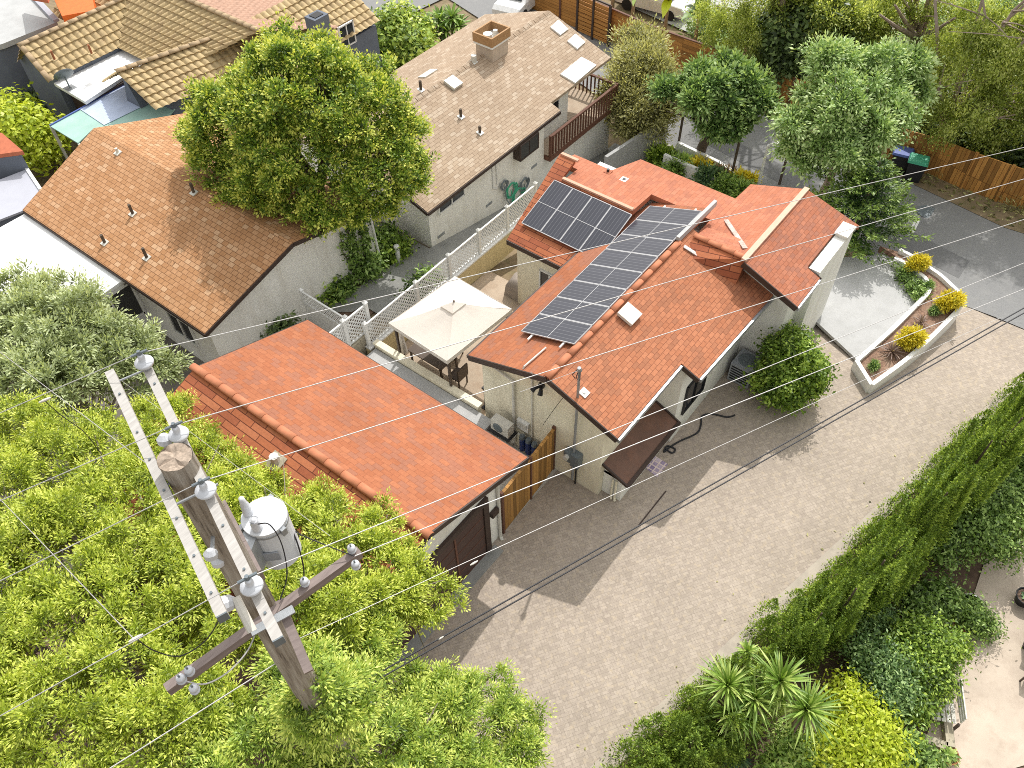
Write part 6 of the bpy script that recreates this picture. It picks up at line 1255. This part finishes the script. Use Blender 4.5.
b = G(936, 150); tg_ = gum('weeping gum with hanging foliage over the plank fence', b, A(948, 118, 1.4), 0, .24, lob([(962, 112, 2.0, 1.3, 1.3), (990, 95, 2.8, 1.5, 1.5), (1015, 118, 2.0, 1.3, 1.3), (978, 62, 4.2, 1.4, 1.3), (938, 88, 2.6, 1.0, 1.1), (1020, 66, 4.0, 1.4, 1.3), (952, 60, 3.6, 1.1, 1.1), (1003, 140, 1.1, .9, .9)])+[(37.5, 4.5, 8.2, 1.5, 1.5, 1.0), (38.2, 1.8, 7.6, 1.4, 1.4, 1.0), (36.8, 7.2, 8.8, 1.2, 1.2, .9)], L['gum'], 26, n=1500)  # trailing high lobes stand out of view, added to dapple the asphalt
gum('added slender gum behind the middle of the plank fence, unseen crown dappling the street', Vector((37.4, 2.2, height(37.4, 2.2))), Vector((37.2, 2.0, 5.5)), 0, .16, [(37.5, 4.5, 8.6, 1.5, 1.5, 1.0), (38, 1.5, 9.4, 1.6, 1.6, 1.0), (36.6, -.8, 8.4, 1.4, 1.4, 1.0), (36.8, 6.6, 9.3, 1.2, 1.2, .9), (37, -3.6, 8.6, 1.4, 1.4, 1.0)], L['gum'], 28, n=1000)  # tree added, its crown out of view, to throw dappled shade on the street
b = G(1040, 130); gum('weeping gum cut off by the right edge', b, A(1056, 100, 1.2), 0, .2, lob([(1030, 30, 3.6, 1.5, 1.4), (1055, 90, 2.4, 1.4, 1.4), (1003, 28, 3.0, 1.3, 1.1), (1050, 140, .8, 1.0, .9)])+[(39, -1, 8.4, 1.5, 1.5, 1.0), (37.6, -3.5, 7.4, 1.5, 1.5, 1.0), (36.4, -1.2, 6.8, .9, .9, .7)], L['gum'], 27, n=1100)  # topmost lobes are unseen, put in to cast dapples on the street
for k, (px, py, s_) in enumerate(((960, 155, 1.0), (1000, 168, 1.1), (1035, 185, 1.0), (925, 140, .9))):
    p = G(px, py); bush('dark_shrub', ['dark shrub behind the plank fence left of the panel join', 'dark shrub behind the middle of the plank fence', 'dark shrub behind the right end of the plank fence', 'dark shrub behind the bins beyond the fence'][k], 'shrub', p, [(p.x+.6, p.y, p.z+.9*s_, 1.3*s_, 1.4*s_, 1.0*s_)], L['dark'], 170, 22, .24, .12, .3, seed=30+k, group='dark shrubs beyond the plank fence', inner=.4)
# pale lower scrub behind the street, wood reading as one mass
b = G(820, 85); rng = np.random.default_rng(5)
sc_l = [(G(px, py).x+1.0, G(px, py).y, G(px, py).z+.7, 1.5, 1.5, 1.0) for px, py in ((775, 95), (800, 90), (830, 95), (860, 90), (760, 60), (790, 80), (850, 60), (880, 70), (905, 90), (930, 60), (940, 100), (910, 40), (860, 25), (820, 20), (780, 20), (960, 30), (990, 60), (1020, 90), (1000, 20), (720, 60), (700, 45))]
o = crown('scrub_undergrowth', L['pale_green'], None, sc_l, 2600, 22, .2, .08, .35, seed=31, inner=.3, holes=.8); tag(o, 'mixed green scrub filling the bank behind the street fence', 'undergrowth', kind='stuff')
# behind the board fence: banana plants; back street palms and shrubs
for k, (px, py, h, n) in enumerate(((632, 24, 2.0, 13), (664, 42, 2.1, 13), (694, 54, 1.9, 12), (612, 12, 2.2, 12))):
    p = G(px, py); t = thing('banana_plant', ['second banana plant from the slatted gate behind the board fence', 'third banana plant from the slatted gate behind the board fence', 'banana plant nearest the gum behind the board fence', 'banana plant nearest the slatted gate behind the board fence'][k], 'banana plant', tuple(p), 'banana plants behind the fence'); rg = random.Random(40+k); V = ([], [], [])
    rosette(V, p+Vector((.5, .3, h)), n, 1.5, .5, rg, 1.1, .35, 6); rosette_mesh('leaves', V, L['lime'] if k % 2 else L['shrub'], t); MB().tube([p+Vector((.5, .3, 0)), p+Vector((.5, .3, h))], [.12, .08], 8).build('stem', M['yucca_dry'], t)
p = G(395, 72); bush('green_shrub', 'bright green shrub behind the ficus beside the grey wall', 'shrub', p, lob([(393, 40, .6, 1.5, 1.3), (378, 55, .2, 1.2, 1.1), (410, 50, .3, 1.3, 1.2), (395, 62, -.2, 1.3, 1.0), (405, 25, .9, 1.0, .9)]), L['bright'], 620, 24, .26, .14, .3, seed=44, inner=.5)
p = G(443, 40); pt = thing('palm_clump', 'clump of yucca palms in front of the back street', 'palm', tuple(p)); V = ([], [], []); rg = random.Random(5); ST = MB()
for px, py, z in ((427, 25, .6), (440, 20, .9), (452, 18, 1.0), (446, 32, .4), (432, 36, .2), (459, 27, .6), (418, 38, .0)):
    q = A(px, py, z); rosette(V, q, 34, 1.0, .13, rg, .8, .3, 4); ST.tube([Vector((q.x, q.y, height(q.x, q.y))), q], .1, 6)
rosette_mesh('leaves', V, L['shrub'], pt); ST.build('stem', M['bark'], pt)
# round citrus by the house
p = A(778, 398); bush('round_shrub', 'round glossy green shrub on the drive beside the house wall', 'shrub', p, lumpy([(p.x+.25, p.y+.05, 1.25, .95, .95, 1.05), (p.x+.5, p.y-.3, 1.1, .75, .75, .8), (p.x-.1, p.y+.25, 1.0, .7, .7, .7), (p.x+.35, p.y+.1, 1.9, .6, .6, .5), (p.x+.95, p.y+.25, .75, .42, .42, .45), (p.x+.1, p.y-.5, 1.95, .3, .3, .32), (p.x-.35, p.y-.35, .7, .4, .4, .45)], 40, .16, .4, 50, .85), L['citrus'], 900, 30, .12, .065, .13, seed=50, inner=.6, low=-.9)
# ------------------------------------------------------------------ cypress hedge
HT = [2.0, 2.3, 2.4, 2.5, 2.8, 3.3, 3.7, 4.0, 4.2, 4.4, 4.6, 4.8, 5.0, 5.0, 4.8, 4.5, 4.2, 3.8]
for k in range(18):
    x = (4.6+1.05*k if k < 5 else 5.9+.98*k)+random.uniform(-.12, .12); y = edge_y(x)-1.35-random.uniform(.0, .3); h = HT[k]*random.uniform(.92, 1.08); z0 = height(x, y)
    t = thing('cypress', words[k]+' cypress counted from the bottom edge along the drive', 'cypress', (x, y, z0), 'cypress hedge along the drive')
    MB().tube([(x, y, z0), (x, y, z0+h*.85)], [.09, .02], 7).build('trunk', M['bark'], t)
    cones = [(x, y, z0+.1, z0+h, .42 if k > 4 else .6), (x+.05, y, z0, z0+h*.55, .7 if k > 4 else .85), (x-.1, y-.1, z0, z0+h*.4, .8)]
    for s_ in range(8): cones.append((x+random.uniform(-.55, .55), y+random.uniform(.5, 1.05), z0, z0+random.uniform(.8, 1.7)*(1 if k > 4 else .75), random.uniform(.35, .5)))
    for s_ in range(15 if k > 4 else 22):
        a = random.uniform(0, 6.28); hh = h*random.uniform(.45 if k > 4 else .6, .93); rr = random.uniform(.2, .62 if k > 4 else .75); cones.append((x+math.cos(a)*rr, y+math.sin(a)*rr*.85, z0+random.uniform(0, .25)*h, z0+hh, random.uniform(.2, .3) if k > 4 else random.uniform(.3, .45)))
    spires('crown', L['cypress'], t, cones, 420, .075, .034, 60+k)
# shrubs in the lower right garden
SHR = [('leafy_tree', 'leafy green tree behind the cypress hedge at the right', 'tree', (960, 530), [(955, 505, 1.4, .85), (990, 490, 1.6, .95), (935, 525, 1.1, .7), (975, 525, 1.3, .8), (1015, 505, 1.5, .95), (950, 545, .8, .65), (1015, 470, 1.8, .9), (1000, 540, 1.0, .65), (910, 535, .8, .5)], 'shrub', 1350, .10, .055),
       ('leafy_tree', 'blue-green loose shrub left of the bench', 'shrub', (880, 690), [(882, 670, 1.0, .6), (868, 655, .8, .45), (890, 692, 1.0, .55), (900, 672, .9, .45)], 'blue_green', 620, .10, .045),
       ('leafy_tree', 'dark green shrub with yellowing tips beside the bench', 'shrub', (925, 670), [(928, 648, 1.0, .62), (912, 635, .8, .45), (943, 652, 1.0, .38), (928, 680, .9, .5), (905, 660, .9, .5), (915, 703, .7, .42), (960, 645, .8, .2)], 'citrus', 900, .095, .052),
       ('leafy_tree', 'vivid lime yellow shrub at the bottom edge beside the yuccas', 'shrub', (865, 750), [(865, 725, 1.0, .75), (880, 750, .9, .7), (850, 750, .9, .7), (845, 700, .9, .55), (875, 780, .9, .6), (825, 750, .8, .5)], 'lime', 900, .11, .06),
       ('leafy_tree', 'low green shrub along the soil bed by the pots', 'shrub', (925, 615), [(925, 608, .4, .45), (940, 595, .5, .45), (950, 605, .4, .4)], 'shrub', 260, .12, .06),
       ('leafy_tree', 'light green fern spilling from the black pot', 'fern', (975, 618), [(974, 618, .4, .3, .22), (984, 626, .3, .22, .18)], 'shrub', 150, .11, .035),
       ('leafy_tree', 'dark fine leaved plant on the soil bed left of the pots', 'plant', (925, 600), [(925, 605, .3, .35, .3)], 'dark', 110, .12, .03),
       ('leafy_tree', 'dusty green shrub between cypress hedge and soil path', 'shrub', (870, 610), [(865, 612, .6, .42), (878, 618, .5, .35)], 'blue_green', 200, .10, .045),
       ('leafy_tree', 'dark shrub at the bottom edge between lime shrub and edging', 'shrub', (905, 755), [(900, 750, .6, .5), (920, 765, .5, .45), (890, 770, .6, .5)], 'shrub', 300, .13, .06)]
for k, (nm, lab, cat, (bx0, by0), sp, lf_, n, ln_, wd_) in enumerate(SHR):
    bush('leafy_shrub', lab, cat, A(bx0, by0), lob(sp), L[lf_], n, 22, ln_, wd_, .17, seed=90+k, inner=.5, style='leaf' if lf_ != 'bright' else 'tuft')
# twiggy dry branches on the soil bed
c = MB(); rg = random.Random(3)
for _ in range(22):
    p = A(rg.uniform(840, 930), rg.uniform(570, 640), .05); c.tube([p, p+Vector((rg.uniform(-.4, .4), rg.uniform(-.4, .4), rg.uniform(.0, .12)))], [.018, .006], 5)
tag(c.build('dead_twigs', M['twig']), 'dead twigs and brush littering the soil bed', 'twigs', kind='stuff')
# leaf litter on the verge
nL = 2600; rng = np.random.default_rng(8); vx = rng.uniform(0, 1, nL); vy = rng.uniform(-12, 20, nL); X = 32.1+.34*np.maximum(vy, 0)+vx*2.2; Z = np.array([height(a, b_) for a, b_ in zip(X, vy)])+.07
o = leaves_mesh('leaf_litter', np.stack([X, vy, Z], 1), unit(rng, nL)*.4+np.array([0, 0, 1.0]), unit(rng, nL)*np.array([1, 1, .15]), rng.uniform(.12, .3, nL), rng.uniform(.06, .14, nL), rng.random(nL), L['drab'], None); tag(o, 'dry fallen leaves scattered along the verge by the plank fence', 'leaf litter', kind='stuff')
rng = np.random.default_rng(18); nF = 110; fx = rng.uniform(4, 24, nF); fy = 2.32-.2322*(fx-5.41)+rng.gamma(1.1, .22, nF)-.3; o = leaves_mesh('fallen_leaves', np.stack([fx, fy, np.array([height(a, b_) for a, b_ in zip(fx, fy)])+.045], 1), unit(rng, nF)*.3+np.array([0, 0, 1.0]), unit(rng, nF)*np.array([1, 1, .1]), rng.uniform(.05, .12, nF), rng.uniform(.03, .06, nF), rng.random(nF), L['drab'], None); tag(o, 'fallen leaves along the hedge side of the paved drive', 'leaf litter', kind='stuff')
o = crown('verge_grass', L['drab'], None, [(33.6+.34*max(0, -6+i*1.1)+.3*math.sin(i), -6+i*1.1, height(34, -6+i*1.1)-.1, .9, .8, .35) for i in range(18)], 420, 16, .3, .03, .3, seed=77, style='tuft', inner=.1, low=0.0); tag(o, 'patchy dry grass along the verge beyond the asphalt', 'grass', kind='stuff')
# yuccas
yu = [(727, 686, 2.2, .72, 58), (780, 682, 2.3, .76, 62), (754, 700, 2.0, .68, 46), (806, 710, 2.1, .78, 66), (731, 714, 1.8, .64, 44), (747, 720, 1.7, .55, 36), (747, 652, 1.9, .34, 30)]
YL = ['tall yucca nearest the drive at the bottom of the hedge', 'large yucca with long pale leaves in the middle of the clump', 'yucca rosette squeezed between the two tall yuccas', 'broad yucca beside the lime yellow shrub', 'drooping yucca below the one nearest the drive', 'small yucca low at the front of the clump', 'small yucca growing out of the cypress hedge']
for k, (px, py, z, ln_, n) in enumerate(yu):
    p = A(px, py, z); t = thing('yucca', YL[k], 'yucca', (p.x, p.y, 0), 'yuccas by the hedge'); rg = random.Random(120+k); V = ([], [], []); rosette(V, p, int(n*1.6), ln_*1.2, .05, rg, .95, .32, 5); rosette_mesh('leaves', V, L['yucca'], t)
    V = ([], [], []); rosette(V, p+Vector((0, 0, -.12)), 26, ln_*.7, .05, rg, -.6, .5, 4); rosette_mesh('dry_skirt', V, L['bronze'], t); MB().tube([(p.x+.05, p.y, 0), (p.x, p.y, z*.5), (p.x, p.y, z)], [.1, .08, .06], 8).build('trunk', M['yucca_dry'], t)
p = A(736, 758, .35); t = thing('agave', 'blue-green agave below the yuccas at the bottom edge', 'agave', (p.x, p.y, 0)); V = ([], [], []); rosette(V, p, 34, .5, .07, random.Random(9), .8, .25, 4); rosette_mesh('leaves', V, L['agave'], t); MB().tube([(p.x, p.y, 0), p], .06, 6).build('stem', M['yucca_dry'], t)
p = A(790, 757, .5); bush('yellowish_shrub', 'pale yellow-green variegated shrub at the bottom edge under the yuccas', 'shrub', A(790, 765), lob([(800, 748, .7, .5), (785, 765, .6, .45), (815, 765, .6, .45)]), L['yucca'], 330, 20, .14, .05, .17, seed=131, inner=.4)
# planter plants
YS = [(912, 334, .68, .33, 'round yellow shrub in the planter beside the spiky plant'), (951, 297, .68, .33, 'yellow shrub at the street corner of the planter'), (919, 259, .68, .24, 'small yellow shrub at the far end of the planter')]
for k, (px, py, z, r_, lab) in enumerate(YS):
    p = A(px, py+4, z); bush('yellow_shrub', lab, 'shrub', (p.x, p.y, .3), [(p.x, p.y, z, r_, r_, r_*.85), (p.x+.25, p.y-.12, z-.05, r_*.7, r_*.7, r_*.6), (p.x-.2, p.y+.15, z-.05, r_*.7, r_*.7, r_*.6)], L['yellow'] if k != 9 else L['lime'], 210, 20, .10, .045, .09, seed=140+k, group='yellow shrubs in the white planter', style='tuft', inner=.45)
for k, (px, py) in enumerate(((892, 352), (921, 322))):
    p = A(px, py, .42); t = thing('spiky_plant', ['large bronze spiky plant at the front of the planter', 'small bronze spiky plant in the middle of the planter'][k], 'plant', (p.x, p.y, .3), 'bronze spiky plants in the planter'); V = ([], [], []); rosette(V, p, 44 if k == 0 else 26, .52 if k == 0 else .4, .04, random.Random(150+k), .8, .3, 4); rosette_mesh('leaves', V, L['bronze'], t); MB().tube([(p.x, p.y, .29), p], .04, 6).build('stem', M['yucca_dry'], t)
for k, (px, py) in enumerate(((874, 366), (935, 311), (929, 286))):
    p = A(px, py, .4); bush('small_agave', ['small green cushion plant at the near tip of the planter', 'small green cushion plant in mid planter', 'small green cushion plant near the inner corner of the planter'][k], 'plant', (p.x, p.y, .3), [(p.x, p.y, .42, .17, .17, .14)], L['blue_green'], 46, 14, .09, .03, .05, seed=160+k, group='green cushion plants in the planter', style='tuft', inner=.3)
p = A(910, 275, .4); bush('ground_shrub', 'low green shrubs between the terrace corner and inner planter wall', 'shrub', (p.x, p.y, .1), [(A(q[0], q[1], .35).x, A(q[0], q[1], .35).y, .3, .3, .3, .22) for q in ((906, 274), (914, 284), (921, 294))], L['shrub'], 110, 18, .11, .05, .1, seed=165)
# street planter plants
for k, (px, py, lf_, r_, nm, lab) in enumerate(((660, 160, 'citrus', .55, 'rosette_plant', 'bright green rosette plant at the left end of the street planter'), (677, 172, 'shrub', .6, 'low_shrub', 'green shrub beside the left stake in the street planter'), (697, 172, 'yellow', .5, 'yellow_shrub', 'yellow shrub under the leaning street tree'), (706, 183, 'agave', .6, 'low_shrub', 'pale agave cluster in the middle of the street planter'), (724, 191, 'shrub', .6, 'low_shrub', 'green shrub right of the agave in the street planter'), (740, 199, 'shrub', .65, 'low_shrub', 'dark green shrub near the right end of the street planter'), (740, 184, 'yellow', .42, 'yellow_shrub', 'yellow shrub at the right end of the street planter'), (755, 208, 'blue_green', .55, 'low_shrub', 'green shrub tucked against the wing roof'), (719, 176, 'bronze', .35, 'spiky_plant', 'dark red spiky plant between the two yellow street shrubs'))):
    p = G(px, py+4); bush(nm, lab, 'shrub', p, [(p.x, p.y, p.z+r_*.7, r_, r_, r_*.75), (p.x+.3, p.y-.25, p.z+r_*.55, r_*.7, r_*.7, r_*.6)], L[lf_], 130, 18, .2, .075, .16, seed=170+k, style='tuft', inner=.35)
# side yard plants by the white gable wall
for k, (px, py, z, r_, lf_, lab) in enumerate(((384, 242, .4, .38, 'shrub', 'leafy shrub at the foot of the ficus beside the path'), (366, 268, .3, .4, 'shrub', 'low shrub by the drainpipe of the white gable'), (393, 250, .25, .4, 'citrus', 'small shrub at the corner of the garden path'), (322, 292, .3, .36, 'citrus', 'small plant in the bed under the white wall'), (338, 289, .25, .3, 'shrub', 'second small plant in the bed under the white wall'), (268, 330, .4, .8, 'dark', 'dark leafy plant between white wall and garage roof'), (428, 287, .2, .35, 'shrub', 'grassy shrub behind the lattice fence above the gazebo'), (420, 294, .2, .3, 'dark', 'low dark plant behind the lattice fence'), (45, 110, .4, .8, 'dark', 'dark shrub against the blue-grey wall'), (25, 100, .3, .7, 'dark', 'low dark plants below the grey gable'))):
    p = A(px, py, z); bush('garden_shrub', lab, 'shrub', (p.x, p.y, 0), [(p.x, p.y, z+.1, r_, r_, r_*.6+.1), (p.x+.3*r_, p.y-.2*r_, z, r_*.7, r_*.7, r_*.5)], L[lf_], int(170*r_+40), 20, .2, .085, .2, seed=190+k, inner=.4)
cv = thing('climbing_vine', 'sparse climbing vine on the white gable wall below the ficus', 'vine', (14.6, 18.7, 0)); V = MB(); rg = random.Random(6); lbs = []
for k in range(9):
    x = 13.9+k*.14; pts = [(x+rg.uniform(-.1, .1), 18.78, .05)]
    for j in range(6): pts.append((pts[-1][0]+rg.uniform(-.16, .16), 18.79, pts[-1][2]+.4)); lbs.append((pts[-1][0], 18.7, pts[-1][2], .13, .05, .15))
    V.tube(pts, .018, 5)
V.build('stem', M['bark'], cv); crown('foliage', L['shrub'], cv, lbs, 200, 10, .13, .07, .07, seed=7, inner=.1)
bd = solo(MB()._lathe(G(399, 262), [(.09, 0), (.09, .7), (.11, .72), (.11, .8), (.02, .83)], 10, Vector((0, 0, 1))), 'bollard_light', M['white'], 'white bollard light at the corner of the garden path', 'light')
